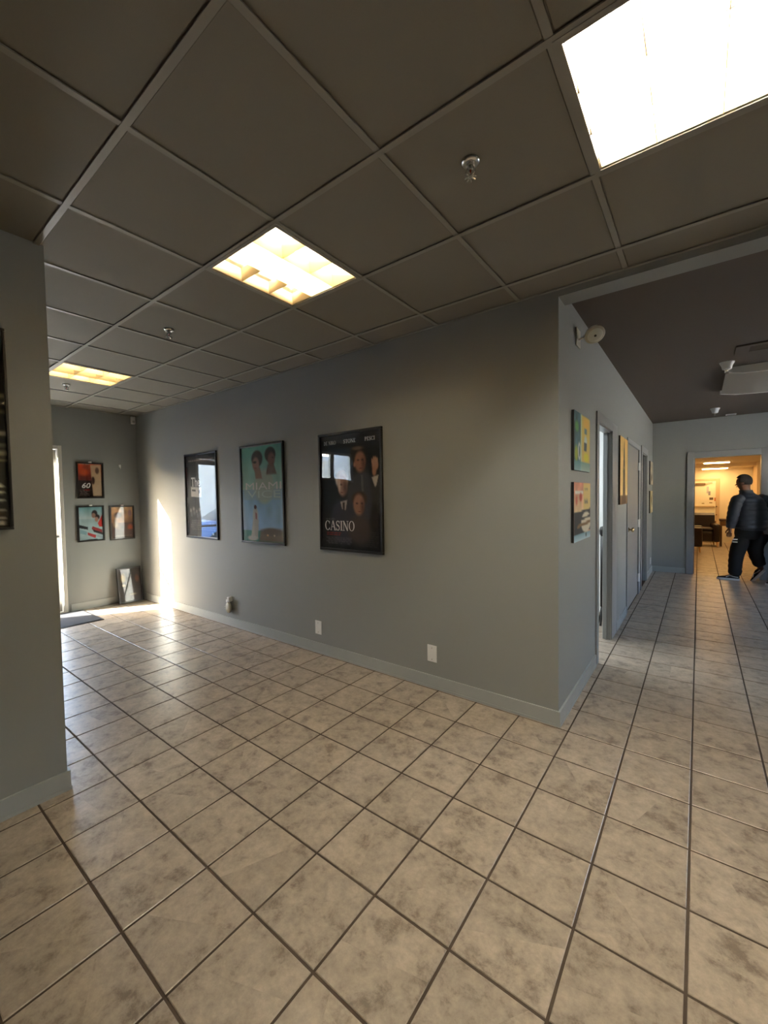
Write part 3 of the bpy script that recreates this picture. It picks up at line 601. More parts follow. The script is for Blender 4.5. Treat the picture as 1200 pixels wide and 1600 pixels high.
# corridor ceiling fittings
t = empty('air_vent', (1.36, 2.30, HC), 0, 'dark painted ceiling register on the corridor ceiling', 'vent')
f = MB(); f.box(-.40, .40, -.14, -.085, -.014, 0).box(-.40, .40, .085, .14, -.014, 0).box(-.40, -.30, -.085, .085, -.014, 0).box(.30, .40, -.085, .085, -.014, 0); f.build('frame', M_CEIL2, t)
MB().box(-.3, .3, -.085, .085, -.002, -.0005).build('backing', M_BLACKP, t)
for k in range(4):
    y = -.05+k*.04; MB().prism([(y-.012, -.004), (y+.016, -.012), (y+.017, -.010), (y-.011, -.002)], (-.3, .3), lambda u, v, w_: (w_, u, v)).build('slat', M_CEIL2, t)
t = empty('fluorescent_fixture', (1.36, 3.58, HC-.001), 0, 'unlit white wraparound fluorescent fixture on corridor ceiling', 'ceiling light')
for s in (-1, 1):
    prof = [(-.45, 0), (.45, 0), (.45, -.045), (.3, -.075), (.0, -.09), (-.3, -.075), (-.45, -.045)]
    MB().prism(prof, (s*.61-.012, s*.61+.012), lambda u, v, w_: (u, w_, v)).build('end_cap', M_WHITE, t)
MB().prism([(-.44, -.044)]+[(-.44+.88*k/12, -.044-.042*math.sin(PI*k/12)) for k in range(1, 12)]+[(.44, -.044)], (-.598, .598), lambda u, v, w_: (u, w_, v)).build('diffuser', mat('grey_ribbed_diffuser', (.36, .35, .31), .5), t)
MB().box(-.43, .43, -.598, .598, -.044, 0).build('housing', M_WHITE, t)
t = empty('ceiling_plate', (1.125, 6.40, HC), 0, 'thin white plate on corridor ceiling near end wall', 'plate')
MB().box(-.07, .07, -.05, .05, -.014, 0, .003).build('cover', M_WHITE, t); MB().box(-.05, .05, -.03, .03, -.018, -.014, .002).build('lens', mat('grey_plate', (.33, .34, .33), .4), t)

# ------------------------------------------------------------------ doors
def casing(mb, y0, y1, z1, wd, proud, x=0., sgn=1):
    """flat casing around an opening in the corridor wall"""
    for a, b, c, d in ((y0-wd, y0, 0, z1+wd), (y1, y1+wd, 0, z1+wd), (y0, y1, z1, z1+wd)): mb.box(x, x+sgn*proud, a, b, c, d, .003)
    return mb
def open_door(name, y0, y1, z1, label, w1, w2):
    t = struct(name, label, 'door frame')
    mb = MB(); mb.box(0, .014, y0-w1, y0, 0, z1+w1, .003); mb.build('casing', M_TRIM, t)
    MB().box(0, .014, y1, y1+w2, 0, z1+w1, .003).build('casing', M_TRIM, t)
    MB().box(0, .014, y0, y1, z1, z1+w1, .003).build('casing', M_TRIM, t)
    MB().box(-TH, .0, y0, y0+.012, 0, z1).build('jamb', M_TRIM, t); MB().box(-TH, 0, y1-.012, y1, 0, z1).build('jamb', M_TRIM, t); MB().box(-TH, 0, y0, y1, z1-.012, z1).build('head_jamb', M_TRIM, t)
    MB().box(-.045, -.03, y1-.028, y1-.012, 0, z1-.012).build('door_stop', M_TRIM, t)
    return t
open_door('door_1', D1[0], D1[1], 2.12, 'grey cased doorway open to a bright white room', .085, .29)
open_door('door_3', D3[0], D3[1], 2.12, 'grey cased doorway at the far end of corridor', .10, .10)
t = struct('door_2', 'closed grey closet door with brass knob and white hinges', 'door')
for a, b, c, d in ((CL[0]-.06, CL[0], 0, 2.18), (CL[1], CL[1]+.14, 0, 2.18), (CL[0], CL[1], 2.12, 2.18)): MB().box(0, .012, a, b, c, d, .003).build('casing', M_TRIM, t)
MB().box(-.05, -.004, CL[0]+.004, CL[1]-.004, .008, 2.116, .003).build('door_leaf', M_DOOR, t)
for z in (.25, 1.05, 1.88): MB().box(-.004, .016, CL[1]-.05, CL[1]+.06, z-.055, z+.055, .003).tube([(.018, CL[1], z-.06), (.018, CL[1], z+.06)], .009, 8).build('hinge', M_WHITE, t)
MB().lathe([(.03, 0), (.03, .006), (.012, .01), (.012, .03), (.026, .036), (.03, .05), (.022, .062), (0, .064)], (-.004, CL[0]+.16, 1.03), (1, 0, 0), 20).build('knob', mat('brass', (.72, .58, .34), .25, metal=1), t, True)
# white room behind door_1 and closed spaces behind the others
side = MB(); side.box(-3.1, -3., .07, 3., -.003, 2.7).box(-3., -TH, 3., 3.1, -.003, 2.7)
struct('wall_side_room', 'bright white walls of the room behind the first doorway', 'wall', M_WHITEP, side)
MB().box(-TH-.006, -TH, TH, D1[0]-.01, 0, 2.6).box(-TH-.006, -TH, D1[1]+.01, 3., 0, 2.6).build('lining', M_WHITEP, [o for o in C.objects if o.name == 'wall_side_room'][0])
struct('ceiling_side_room', 'white ceiling of the side room', 'ceiling', M_WHITEP, MB().box(-3.1, -TH, .07, 3.1, 2.7, 2.8))
t = empty('panel_light', (-1.2, 1.7, 2.695), 0, 'white ceiling panel lighting the side room', 'ceiling light')
MB().box(-.3, .3, -.6, .6, -.03, .0, .005).build('housing', M_WHITE, t); MB().box(-.27, .27, -.57, .57, -.034, -.03).build('diffuser', mat('cool_panel', (.9, .9, .9), .5, emit=((.86, .94, 1), 16)), t)
t = empty('folded_stand', (-.150, 2.42, 0), 0, 'black folded stand just inside the first doorway', 'stand')
MB().tube([(0, 0, .22), (0, 0, 1.02)], .022, 12).build('sleeve', M_BLACKP, t, True)
MB().lathe([(.02, 1.02), (.03, 1.04), (.034, 1.08), (.025, 1.12), (0, 1.13)], n=14).build('cap', M_BLACKP, t, True)
for k in range(3):
    a = k*2*PI/3+.4; MB().tube([(0, 0, .24), (.03*math.cos(a), .03*math.sin(a), .1), (.06*math.cos(a), .06*math.sin(a), .012)], .011, 8).build('leg', M_BLACKP, t, True)
clos = MB(); clos.box(-.7, -TH, CL[0]-.1, CL[0]-.05, -.003, 2.5).box(-.7, -TH, CL[1]+.05, CL[1]+.1, -.003, 2.5).box(-.75, -.7, CL[0]-.1, YE, -.003, 2.5).box(-.7, -TH, CL[0]-.1, YE, 2.4, 2.5).box(-.7, -TH, YE-.05, YE, -.003, 2.4)
struct('wall_closet', 'grey walls of the closets behind the corridor', 'wall', M_WALL, clos)

# corridor end doorway frame
t = struct('door_4', 'grey steel door frame opening to a warm lit room', 'door frame')
for a, b, c, d in ((DE[0]-.09, DE[0]+.012, 0, DE[2]+.10), (DE[1]-.012, DE[1]+.075, 0, DE[2]+.10), (DE[0]+.012, DE[1]-.012, DE[2]-.012, DE[2]+.10)):
    MB().box(a, b, YE-.025, YE, c, d, .006).build('casing', M_TRIM, t)
for a, b, c, d in ((DE[0], DE[0]+.012, 0, DE[2]), (DE[1]-.012, DE[1], 0, DE[2]), (DE[0], DE[1], DE[2]-.012, DE[2])): MB().box(a, b, YE, YE+.14, c, d).build('jamb', M_TRIM, t)
MB().box(DE[0]+.012, DE[0]+.03, YE+.05, YE+.09, 0, DE[2]-.012).build('door_stop', M_TRIM, t)

# entrance glass door in the left wall
t = struct('door_5', 'light aluminium glass entrance door letting in low sun', 'door')
gx = XW-.075
for a, b, c, d in ((DO[1]-.045, DO[1], 0, DO[2]), (DO[0], DO[0]+.045, 0, DO[2]), (DO[0]+.045, DO[1]-.045, DO[2]-.05, DO[2])): MB().box(XW-.15, XW+.006, a, b, c, d, .004).build('frame', M_ALU, t)
MB().box(XW-.16, XW, DO[0], DO[1], 0, .012).build('threshold', M_ALU, t)
l0, l1, lz = DO[0]+.05, DO[1]-.05, DO[2]-.055
lf = MB().box(gx-.022, gx+.022, l1-.035, l1, .016, lz, .003).box(gx-.022, gx+.022, l0, l0+.09, .016, lz, .003).box(gx-.022, gx+.022, l0+.09, l1-.035, lz-.09, lz, .003).box(gx-.022, gx+.022, l0+.09, l1-.035, .016, .16, .003).build('door_leaf', M_ALU, t)
MB().box(gx-.003, gx+.003, l0+.09, l1-.035, .16, lz-.09).build('pane', M_GLASS, lf)
MB().tube([(gx+.06, l0+.05, 1.04), (gx+.06, l1-.02, 1.04)], .02, 10).tube([(gx+.02, l0+.06, 1.04), (gx+.06, l0+.06, 1.04)], .01, 8).tube([(gx+.02, l1-.03, 1.04), (gx+.06, l1-.03, 1.04)], .01, 8).build('push_bar', M_BLACKP, lf, True)
# side window of the entrance wall, and unseen glazing added to brighten the corridor wall
t = struct('window_1', 'aluminium framed window in the entrance wall', 'window')
for a, b, c, d in ((WO[0], WO[0]+.05, WO[2], WO[3]), (WO[1]-.05, WO[1], WO[2], WO[3]), (WO[0]+.05, WO[1]-.05, WO[2], WO[2]+.05), (WO[0]+.05, WO[1]-.05, WO[3]-.05, WO[3]), (-4.35, -4.21, WO[2]+.05, WO[3]-.05)): MB().box(XW-.12, XW-.04, a, b, c, d, .003).build('frame', M_ALU, t)
MB().box(XW-.082, XW-.076, WO[0]+.05, WO[1]-.05, WO[2]+.05, WO[3]-.05).build('pane', M_GLASS, t)
t = struct('fill_window', 'unseen wide glazing added right of the corridor to brighten its wall', 'window')
for a, b in ((CW[0], CW[0]+.05), (3.75, 3.81), (4.6, 4.66), (CW[1]-.05, CW[1])): MB().box(XC+.03, XC+.09, a, b, CW[2], CW[3]).build('frame', M_ALU, t)
MB().box(XC+.057, XC+.063, CW[0], CW[1], CW[2], CW[3]).build('pane', M_GLASS, t)

# entrance mat
t = empty('door_mat', (0, 0, 0), 0, 'dark grey entrance mat on the tiles by the glass door', 'mat')
MB().box(-6.04, -5.27, -1.95, -.79, .0005, .007).build('rubber_edge', M_BLACKP, t)
MB().box(-6.02, -5.29, -1.93, -.81, .007, .011).build('pile', M_MAT, t)

# ------------------------------------------------------------------ the warm room beyond
br = MB(); br.box(-.2, XB, YF, YF+.1, -.003, 2.4).box(-.1, 0, YE+.14, YF, -.003, 2.4).box(XB, XB+.1, YE+.14, YF, -.003, 2.4)
struct('wall_far_room', 'cream walls of the warm room beyond the corridor', 'wall', M_CREAM, br)
struct('ceiling_far_room', 'warm cream ceiling of the room beyond', 'ceiling', M_CREAMC, MB().box(-.1, XB+.1, YE+.14, YF+.1, 2.26, 2.4))
struct('trim_2', 'cream bulkhead along the far room ceiling', 'beam', M_CREAMC, MB().box(0, XB, 11.9, YF, 2.17, 2.26))
def batten(x, y, z, L, label):
    t = empty('batten_light', (x, y, z), 0, label, 'ceiling light', 'long ceiling lights in the far room')
    MB().box(-L/2, L/2, -.16, .16, -.02, 0, .004).build('housing', M_WHITE, t)
    MB().box(-L/2+.02, L/2-.02, -.14, .14, -.035, -.02, .004).build('diffuser', mat('warm_panel', (.9, .85, .7), .5, emit=((1, .60, .24), 19)), t)
batten(1.06, 10.9, 2.26, .55, 'warm glowing ceiling light nearer the doorway'); batten(1.06, 12.3, 2.17, .60, 'warm glowing ceiling light by the far wall')
batten(2.6, 9.0, 2.26, 1.1, 'warm ceiling light hidden right of the doorway')
t = struct('door_6', 'cream door with posted papers and panic bar in the far room', 'door')
MB().box(.20, 1.10, YF-.045, YF-.002, .01, 1.80, .004).build('door_leaf', mat('pale_door_paint', (.84, .79, .64), .4), t)
for a, b, c, d in ((1.105, 1.19, 0, 1.88), (.11, .195, 0, 1.88), (.195, 1.105, 1.81, 1.88)): MB().box(a, b, YF-.03, YF, c, d, .003).build('frame', mat('tan_trim', (.62, .48, .30), .5), t)
MB().box(.62, .86, YF-.09, YF-.045, 1.70, 1.76, .006).tube([(.8, YF-.1, 1.74), (1.02, YF-.07, 1.76)], .008, 6).build('door_closer', mat('bronze_metal', (.20, .13, .07), .4), t)
MB().box(.3, 1.08, YF-.075, YF-.05, 1.04, 1.08, .004).build('push_bar', mat('dull_gold', (.55, .42, .24), .4), t)
MB().box(.3, 1.04, YF-.050, YF-.045, .56, .60, .001).build('kick_line', mat('dull_gold', (.55, .42, .24), .4), t)
for x, z, w_, h_, c in ((.915, 1.55, .05, .20, (.45, .45, .5)), (.955, 1.45, .05, .12, (.25, .25, .3)), (1.0, 1.29, .09, .07, (.10, .06, .03)), (1.085, 1.27, .03, .10, (.55, .18, .06)), (.99, 1.17, .07, .03, (.3, .22, .1)), (.81, 1.15, .06, .03, (.4, .3, .15))):
    MB().box(x-w_/2, x+w_/2, YF-.049, YF-.0445, z-h_/2, z+h_/2).build('notice', mat('notice_%d' % int(z*100), c, .6), t)
MB().lathe([(.02, 0), (.02, .03), (0, .032)], (1.12, YF-.03, 1.06), (0, -1, 0), 10).lathe([(.02, 0), (.02, .03), (0, .032)], (1.12, YF-.03, .82), (0, -1, 0), 10).build('lock', mat('bronze_metal', (.20, .13, .07), .4), t)
MB().box(1.08, 1.12, YF-.06, YF-.045, .48, .64, .003).build('bolt', mat('bronze_metal', (.20, .13, .07), .4), t)
struct('trim_3', 'brown door post at right of the far room', 'trim', mat('tan_trim', (.62, .48, .30), .5), MB().box(1.88, 1.97, 11.35, 11.45, 0, 2.26).box(1.91, 1.97, 11.45, YF, 0, 2.26))
# brown leather armchairs
M_LEATH = mat('dark_brown_leather', (.013, .005, .004), .35, noise=(9, .2)); M_WOODL = mat('light_wood', (.55, .34, .16), .5)
def armchair(loc, rz, label):
    t = empty('armchair', loc, rz, label, 'armchair', 'brown leather armchairs in the far room')
    MB().box(-.30, .30, -.28, .30, .14, .44, .04).build('seat', M_LEATH, t, True)
    MB().prism([(.22, .40), (.36, .40), (.42, .86), (.34, .90), (.28, .84)], (-.36, .36), lambda u, v, w_: (w_, u, v)).build('backrest', M_LEATH, t)
    for s in (-1, 1):
        MB().box(min(s*.26, s*.40), max(s*.26, s*.40), -.36, .34, .14, .62, .035).build('armrest', M_LEATH, t, True)
    MB().box(-.26, .26, -.32, .2, .44, .52, .03).build('cushion', M_LEATH, t, True)
    for sx in (-1, 1):
        for sy in (-.3, .28): MB().tube([(sx*.34, sy, .15), (sx*.35, sy*1.05, 0)], [.024, .015], 8).build('leg', M_WOODL, t)
    return t
armchair((.43, 10.4, 0), PI/2, 'dark brown leather armchair nearer the doorway, cut by the left jamb')
c2 = armchair((.74, 11.75, 0), 0.10, 'dark brown leather armchair behind, seen from its back by the cream door')
t = empty('console_table', (1.50, 11.9, 0), 0, 'dark wooden table by the far cream wall beyond the person', 'table')
M_DW = mat('dark_wood', (.05, .022, .012), .4, noise=(12, .2))
MB().box(-.34, .34, -.2, .2, .70, .74, .004).build('table_top', M_DW, t); MB().box(-.32, .32, -.18, .18, .56, .68, .004).build('drawer_front', mat('mid_wood', (.16, .08, .035), .45), t)
for sx in (-1, 1):
    for sy in (-1, 1): MB().box(sx*.3-.02, sx*.3+.02, sy*.16-.02, sy*.16+.02, 0, .56).build('leg', M_DW, t)

# ------------------------------------------------------------------ people
def skinned(name, nodes, edges, m, parent, sub=2, disp=None, root=None):
    """nodes: {key: (x, y, z, r[, r2])}; one continuous skin surface"""
    ks = list(nodes); ix = {k: i for i, k in enumerate(ks)}
    me = bpy.data.meshes.new(name); me.from_pydata([nodes[k][:3] for k in ks], [(ix[a], ix[b]) for a, b in edges], []); me.update()
    o = bpy.data.objects.new(name, me); C.objects.link(o)
    sm = o.modifiers.new('s', 'SKIN'); sm.use_smooth_shade = True; sm.branch_smoothing = .6
    for k in ks:
        n = nodes[k]; sv = me.skin_vertices[0].data[ix[k]]; sv.radius = (n[3], n[4] if len(n) > 4 else n[3]); sv.use_root = (k == (root or ks[0]))
    ss = o.modifiers.new('u', 'SUBSURF'); ss.levels = sub; ss.render_levels = sub
    bpy.context.view_layer.update()
    nm = bpy.data.meshes.new_from_object(o.evaluated_get(bpy.context.evaluated_depsgraph_get())); bpy.data.objects.remove(o)
    if disp:
        ns = [v.normal.copy() for v in nm.vertices]
        for v, n_ in zip(nm.vertices, ns): v.co += n_*disp(v.co)
    for p_ in nm.polygons: p_.use_smooth = True
    nm.materials.clear(); nm.materials.append(m); nm.name = name
    return link(name, nm, parent)
def chain(*k): return list(zip(k, k[1:]))
M_SKIN = mat('brown_skin', (.16, .075, .045), .5); M_HAIR = mat('black_hair', (.010, .008, .007), .75, bump=(300, .6, .004))
M_JACK = mat('navy_quilted_nylon', (.022, .028, .040), .5); M_PANT = mat('black_cloth', (.008, .008, .009), .9)
M_SHOE = mat('black_canvas', (.012, .012, .013), .8); M_RUB = mat('white_rubber', (.70, .70, .68), .5)
def shoe(parent, ankle, dirn, pitch, name='shoe'):
    """sneaker: dirn toe heading, pitch raises the heel"""
    q = Matrix.Translation(Vector(ankle)) @ Matrix.Rotation(math.atan2(dirn[1], dirn[0]), 4, 'Z') @ Matrix.Rotation(pitch, 4, 'Y')
    def tr(o): o.data.transform(q); return o
    up = MB(); secs = [(-.075, .030, .035, .075), (-.055, .038, .03, .10), (.0, .042, .03, .105), (.06, .045, .03, .085), (.12, .050, .03, .062), (.18, .046, .03, .05), (.215, .022, .03, .042)]
    vs = []; n = 10
    for x, hw, z0, z1 in secs:
        for k in range(n):
            a = PI*k/(n-1); vs.append((x, hw*math.cos(a), z0+(z1-z0)*math.sin(a)**.7))
    fs = [(i*n+k, i*n+k+1, (i+1)*n+k+1, (i+1)*n+k) for i in range(len(secs)-1) for k in range(n-1)]+[tuple(range(n)), tuple((len(secs)-1)*n+k for k in range(n))[::-1]]
    s = tr(up.add(vs, fs).build(name, M_SHOE, parent, True))
    sole = [(-.085, .028), (-.07, .042), (0, .046), (.07, .050), (.13, .055), (.19, .050), (.225, .03)]
    pts = [(x, h) for x, h in sole]+[(x, -h) for x, h in sole[::-1]]
    so_ = MB().prism(pts, (0, .032), lambda u, v, w_: (u, v, w_)).build('sole', M_RUB, s); tr(so_)
    for sg in (-1, 1):
        st = MB().tube([(-.06, sg*.043, .055), (-.0, sg*.046, .062), (.05, sg*.047, .078), (.10, sg*.050, .05)], .006, 6).build('stripe', M_RUB, s); tr(st)
    return s
def hand(nodes, edges, wrist, down, fwd, side, mirror=1):
    """adds palm and five fingers to a body skeleton; down = along the hand, fwd = palm width direction, side = palm normal"""
    W = Vector(wrist); d, f, s = Vector(down).normalized(), Vector(fwd).normalized(), Vector(side).normalized()
    k0 = 'w%d' % mirror
    P = W+d*.055; nodes[k0+'p'] = (*P, .026, .018); edges.append((k0, k0+'p'))
    for i, (o_, L) in enumerate(((.030, .070), (.011, .080), (-.009, .074), (-.027, .058))):
        a = W+d*.085+f*o_; b = a+d*L*.5+s*.008; c = b+d*L*.38+s*.03
        for q, (p_, r) in enumerate(((a, .0095), (b, .0085), (c, .0070))): nodes['%sf%d%d' % (k0, i, q)] = (*p_, r)
        edges += [(k0+'p', '%sf%d0' % (k0, i))]+chain(*['%sf%d%d' % (k0, i, q) for q in range(3)])
    a = W+d*.035+f*.034; b = a+d*.03+f*.018+s*.012; c = b+d*.03+s*.014
    for q, (p_, r) in enumerate(((a, .012), (b, .010), (c, .008))): nodes['%st%d' % (k0, q)] = (*p_, r)
    edges += [(k0, k0+'t0')]+chain(k0+'t0', k0+'t1', k0+'t2')

def person(loc, label, flip=False):
    t = empty('person', loc, 0, label, 'person')
    # skeleton in metres about (0,0) = body centre on the floor, walking towards -x and slightly away (+y); left side nearer -x/-y
    N = {'pel': (.0, 0, .93, .11, .085), 'wst': (-.005, 0, 1.08, .12, .09), 'che': (-.01, 0, 1.26, .14, .10), 'nek': (-.05, .015, 1.46, .065), 'nk2': (-.075, .02, 1.53, .068),
         'hd0': (-.095, .025, 1.60, .098), 'hd1': (-.095, .03, 1.67, .112), 'hd2': (-.085, .03, 1.715, .085),
         'ls': (-.165, -.09, 1.37, .052), 'le': (-.225, -.10, 1.12, .042), 'w1': (-.262, -.115, .88, .034),
         'rs': (.13, .12, 1.37, .052), 're': (.16, .15, 1.12, .042), 'w2': (.145, .17, .88, .034),
         'lh': (-.075, -.03, .84, .06), 'lk': (-.185, -.03, .49, .055), 'la': (-.185, -.02, .10, .040), 'lt': (-.27, -.02, .045, .026),
         'rh': (.06, .04, .84, .06), 'rk': (.06, .04, .49, .055), 'ra': (.145, .05, .20, .040), 'rt': (.10, .035, .13, .026)}
    E = chain('pel', 'wst', 'che', 'nek', 'nk2', 'hd0', 'hd1', 'hd2')+chain('che', 'ls', 'le', 'w1')+chain('che', 'rs', 're', 'w2')+chain('pel', 'lh', 'lk', 'la', 'lt')+chain('pel', 'rh', 'rk', 'ra', 'rt')
    N = dict(N); E = list(E)
    hand(N, E, N['w1'][:3], (-.15, -.05, -1), (-.85, .2, .1), (.2, .9, 0), 1); hand(N, E, N['w2'][:3], (.05, 0, -1), (-.8, .3, 0), (-.2, -.9, 0), 2)
    skinned('body', N, E, M_SKIN, t, 2, root='pel')
    # face features on the head, which looks towards -x
    f = Vector((-.93, .36, -.05)).normalized(); s = Vector((.36, .93, 0)).normalized(); hc = Vector((-.095, .027, 1.63))
    MB().lathe([(0, -.01), (.015, .0), (.014, .012), (.006, .034), (0, .04)], hc+f*.082-Vector((0, 0, .012)), (f-Vector((0, 0, .35))).normalized(), 10).build('nose', M_SKIN, t, True)
    for sg in (-1, 1):
        MB().lathe([(0, -.012), (.009, -.008), (.012, 0), (.009, .008), (0, .012)], hc+f*.082+s*sg*.033+Vector((0, 0, .018)), f, 10).build('eye', mat('eye_white', (.5, .48, .45), .2), t, True)
        ea = hc+s*sg*.094-f*.012+Vector((0, 0, -.005)); MB().lathe([(0, -.014), (.018, -.008), (.028, 0), (.018, .01), (0, .012)], ea, (s*sg+f*-.4).normalized(), 12).build('ear', M_SKIN, t, True)
    MB().tube([hc+f*.088-s*.024+Vector((0, 0, -.052)), hc+f*.095+Vector((0, 0, -.05)), hc+f*.088+s*.024+Vector((0, 0, -.052))], .007, 8).build('mouth', mat('dark_lip', (.10, .04, .03), .5), t, True)
    # short hair: a cap over top, back and sides
    bm = bmesh.new(); bmesh.ops.create_uvsphere(bm, u_segments=28, v_segments=18, radius=1)
    for v in bm.verts: v.co = Vector((v.co.x*.113, v.co.y*.113, v.co.z*.118))
    kill = [v for v in bm.verts if (v.co.dot(f) > .035 and v.co.z < .055) or (v.co.dot(f) > -.02 and v.co.z < -.03) or v.co.z < -.075]
    bmesh.ops.delete(bm, geom=kill, context='VERTS')
    for v in bm.verts: v.co += Vector((-.092, .03, 1.665))
    hr = MB().bm(bm).build('hair', M_HAIR, t, True); sd = hr.modifiers.new('d', 'SOLIDIFY'); sd.thickness = .02; sd.offset = -1
    bd = MB().lathe([(0, .01), (.03, .008), (.05, -.004), (.056, -.02), (.05, -.03)], hc+f*.032+Vector((0, 0, -.09)), Vector((f.x*.5, f.y*.5, -.85)), 18); bd.build('beard', M_HAIR, t, True)
    # puffer jacket: lofted quilted rings, two sleeves and a stand-up collar
    sh = Vector((.80, .60, 0)); bk = Vector((.60, -.80, 0))
    key = [(.845, .0, .0, .165, .135), (.855, 0, 0, .20, .165), (.90, 0, 0, .218, .178), (1.05, -.003, 0, .222, .178), (1.20, -.008, .002, .222, .172), (1.30, -.014, .004, .212, .155), (1.37, -.024, .006, .188, .128), (1.415, -.036, .010, .150, .108), (1.45, -.050, .014, .108, .092), (1.475, -.06, .016, .088, .086), (1.52, -.07, .018, .084, .084)]
    rg = []; z = key[0][0]
    while z < 1.52:
        i = max(k_ for k_ in range(len(key)-1) if key[k_][0] <= z+1e-6); t_k = (z-key[i][0])/(key[i+1][0]-key[i][0]); kk = [key[i][q]+(key[i+1][q]-key[i][q])*t_k for q in range(5)]
        if .86 < z < 1.44: g_ = .010*(abs(math.sin(PI*(z-.86)/.078))-.6); kk[3] += g_; kk[4] += g_
        rg.append(kk); z += .011
    jm = MB(); n = 28; vs = []
    for zz, cx, cy, a_, b_ in rg:
        for k in range(n):
            an = 2*PI*k/n; ca, sa = math.cos(an), math.sin(an)
            vs.append(Vector((cx, cy, zz))+sh*(a_*math.copysign(abs(ca)**.85, ca))+bk*(b_*math.copysign(abs(sa)**.85, sa)))
    jm.add(vs, [(i*n+k, i*n+(k+1) % n, (i+1)*n+(k+1) % n, (i+1)*n+k) for i in range(len(rg)-1) for k in range(n)]+[tuple(range(n))[::-1]])
    for sg, pts in ((-1, [(-.115, -.085, 1.385), (-.175, -.12, 1.345), (-.205, -.125, 1.24), (-.228, -.120, 1.10), (-.250, -.118, .98), (-.264, -.115, .885)]), (1, [(.10, .08, 1.385), (.155, .118, 1.345), (.172, .135, 1.24), (.175, .150, 1.10), (.162, .160, .98), (.148, .170, .885)])):
        fine = []; rr = []; base_r = [.075, .096, .092, .085, .076, .056]; N_ = 44
        for q in range(N_+1):
            x_ = q/N_*(len(pts)-1); i = min(int(x_), len(pts)-2); f_ = x_-i
            fine.append(Vector(pts[i]).lerp(Vector(pts[i+1]), f_)); rr.append(base_r[i]+(base_r[i+1]-base_r[i])*f_+.006*(abs(math.sin(PI*q/5.5))-.6))
        jm.tube(fine, rr, 18)
    jm.build('jacket', M_JACK, t, True)
    # loose trousers
    Tn = {'top': (.0, 0, 1.0, .18, .15), 'pel': (.0, 0, .88, .22, .185), 'lh': (-.075, -.03, .76, .145), 'lm': (-.13, -.03, .62, .125), 'lk': (-.175, -.025, .46, .11), 'lc': (-.19, -.02, .26, .10), 'la': (-.190, -.02, .12, .098), 'lb': (-.190, -.02, .075, .09),
          'rh': (.065, .04, .76, .145), 'rm': (.06, .045, .62, .12), 'rk': (.065, .04, .47, .105), 'rc': (.105, .045, .34, .095), 'ra': (.14, .05, .235, .085)}
    wr = lambda co: .004*math.sin(co.z*70+co.x*30)*(1 if co.z < .5 else .4)
    tr_ = skinned('trousers', Tn, chain('top', 'pel', 'lh', 'lm', 'lk', 'lc', 'la', 'lb')+chain('pel', 'rh', 'rm', 'rk', 'rc', 'ra'), M_PANT, t, 2, wr, root='pel')
    wb = MB(); n = 24; zs = [(.70, .13, .11), (.74, .178, .15), (.80, .194, .160), (.87, .196, .162), (.95, .19, .155), (1.0, .18, .15)]
    wb.add([Vector((-.012+(.95-z)*-.10, .002, z))+sh*(a_*math.cos(2*PI*k/n))+bk*(b_*math.sin(2*PI*k/n)) for z, a_, b_ in zs for k in range(n)], [(i*n+k, i*n+(k+1) % n, (i+1)*n+(k+1) % n, (i+1)*n+k) for i in range(len(zs)-1) for k in range(n)]+[tuple(range(n))[::-1], tuple((len(zs)-1)*n+k for k in range(n))])
    wb.build('seat_of_trousers', M_PANT, t, True)
    for z in (.70, .655): MB().box(-.235, -.17, -.139, -.133, z-.008, z+.008).build('pocket_stripe', M_RUB, tr_)
    shoe(t, (-.205, -.02, .0), (-1, .08), 0.0); shoe(t, (.150, .05, .115), (-.95, .3), .95)
    return t
person((1.395, 6.36, 0), 'person in navy quilted jacket and black trousers walking through the lit doorway')
person((1.99, 6.12, 0), 'person in black trousers mostly outside the right edge of the frame')

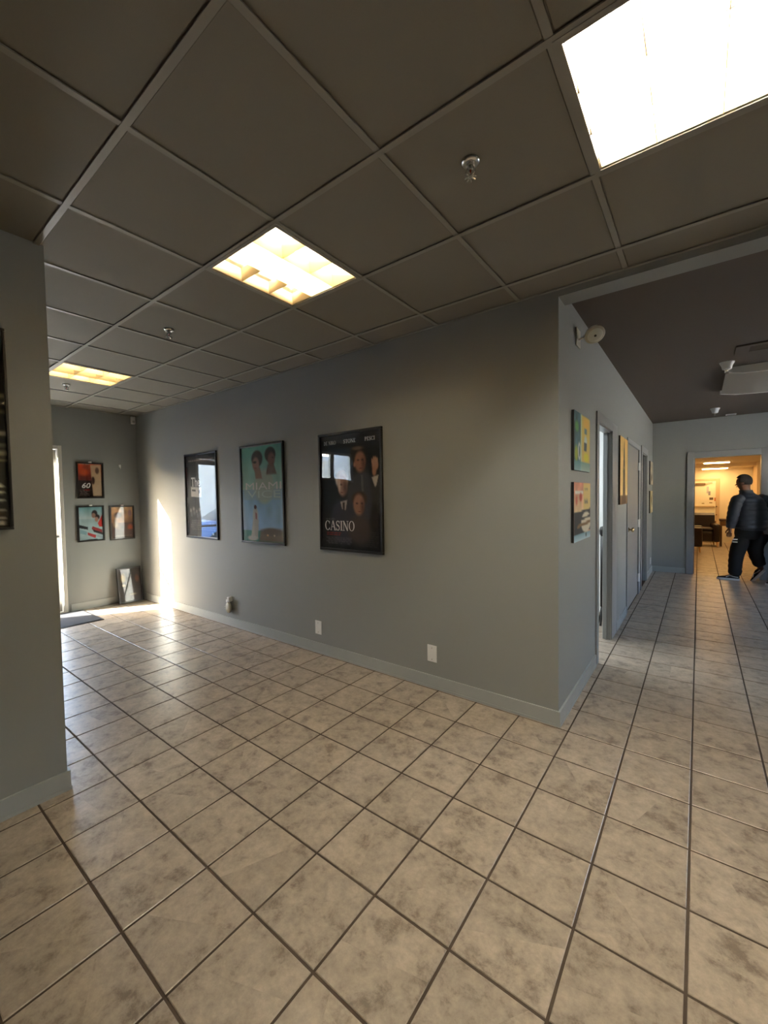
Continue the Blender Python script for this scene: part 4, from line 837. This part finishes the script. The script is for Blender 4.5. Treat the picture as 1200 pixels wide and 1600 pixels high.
# ------------------------------------------------------------------ outside the entrance (seen in reflections), and unseen pieces added for the light
M_ASPH = mat('pale_concrete', (.42, .41, .39), .9, noise=(3, .12))
struct('ground_1', 'pale concrete parking ground outside the entrance', 'ground', M_ASPH, MB().box(-40, XW-.15, -40, 25, -.2, -.02))
t = empty('parked_car', (-10.2, -5.0, -.02), .25, 'blue parked car outside the glass entrance door', 'car')
M_BLUE = mat('blue_car_paint', (.02, .16, .50), .25, coat=1)
prof = [(-2.1, .35), (-2.15, .62), (-1.9, .82), (-1.1, .92), (-.5, 1.38), (.7, 1.42), (1.5, .98), (2.05, .92), (2.15, .55), (2.1, .35)]
MB().prism([(-2.1, .32), (-2.16, .6), (-1.95, .80), (-1.1, .90), (1.55, .95), (2.08, .90), (2.16, .55), (2.1, .32)], (-.86, .86), lambda u, v, w_: (w_, u, v)).build('car_body', M_BLUE, t)
MB().prism([(-1.05, .90), (-.45, 1.38), (.7, 1.42), (1.5, .95)], (-.72, .72), lambda u, v, w_: (w_, u, v)).build('cabin_glass', mat('dark_auto_glass', (.03, .04, .05), .08), t)
MB().box(-.66, .66, -.4, .68, 1.385, 1.45, .02).build('car_roof', M_BLUE, t)
for sx in (-1, 1):
    for sy in (-1.32, 1.32): MB().lathe([(0, -.1), (.3, -.1), (.33, -.06), (.33, .06), (.3, .1), (0, .1)], (sx*.80, sy, .33), (1, 0, 0), 20).build('wheel', M_BLACKP, t, True)
bl = empty('store_building', (-24, -14, 0), 0, 'pale low building across the parking ground outside', 'building')
MB().box(-3, 3, -16, 16, -.02, 4.2).build('wall', mat('pale_stucco', (.70, .66, .58), .9), bl); MB().box(-3.1, 3.1, -16.1, 16.1, 4.2, 4.5).build('parapet', M_WHITEP, bl)
for k in range(6): MB().box(3., 3.05, -14+k*5, -11.5+k*5, .6, 2.8).build('window', mat('dark_window', (.05, .07, .09), .1), bl)
struct('shade_pier', 'exterior pier added to keep sun off the entrance wall window', 'pier', M_WHITEP, MB().box(XW-1.15, XW-.15, -5.6, -5.3, -.02, 3.2))  # pier added only to shade the window panes from the sun
struct('ground_2', 'pale concrete ground outside the corridor glazing', 'ground', M_ASPH, MB().box(4.3, 60, -20, 30, -.2, -.02))
bl = empty('bounce_building', (16, 3.5, 0), 0, 'unseen pale building added to bounce sunlight into the corridor glazing', 'building')  # added facade that bounces warm sun through the corridor glazing
MB().box(0, 6, -14, 14, -.02, 4.6).build('wall', mat('pale_stucco', (.70, .66, .58), .9), bl); MB().box(-.1, 6.1, -14.1, 14.1, 4.6, 4.9).build('parapet', M_WHITEP, bl)
for k in range(5): MB().box(-.05, 0, -12+k*5, -10+k*5, .9, 2.6).build('window', mat('dark_window', (.05, .07, .09), .1), bl)
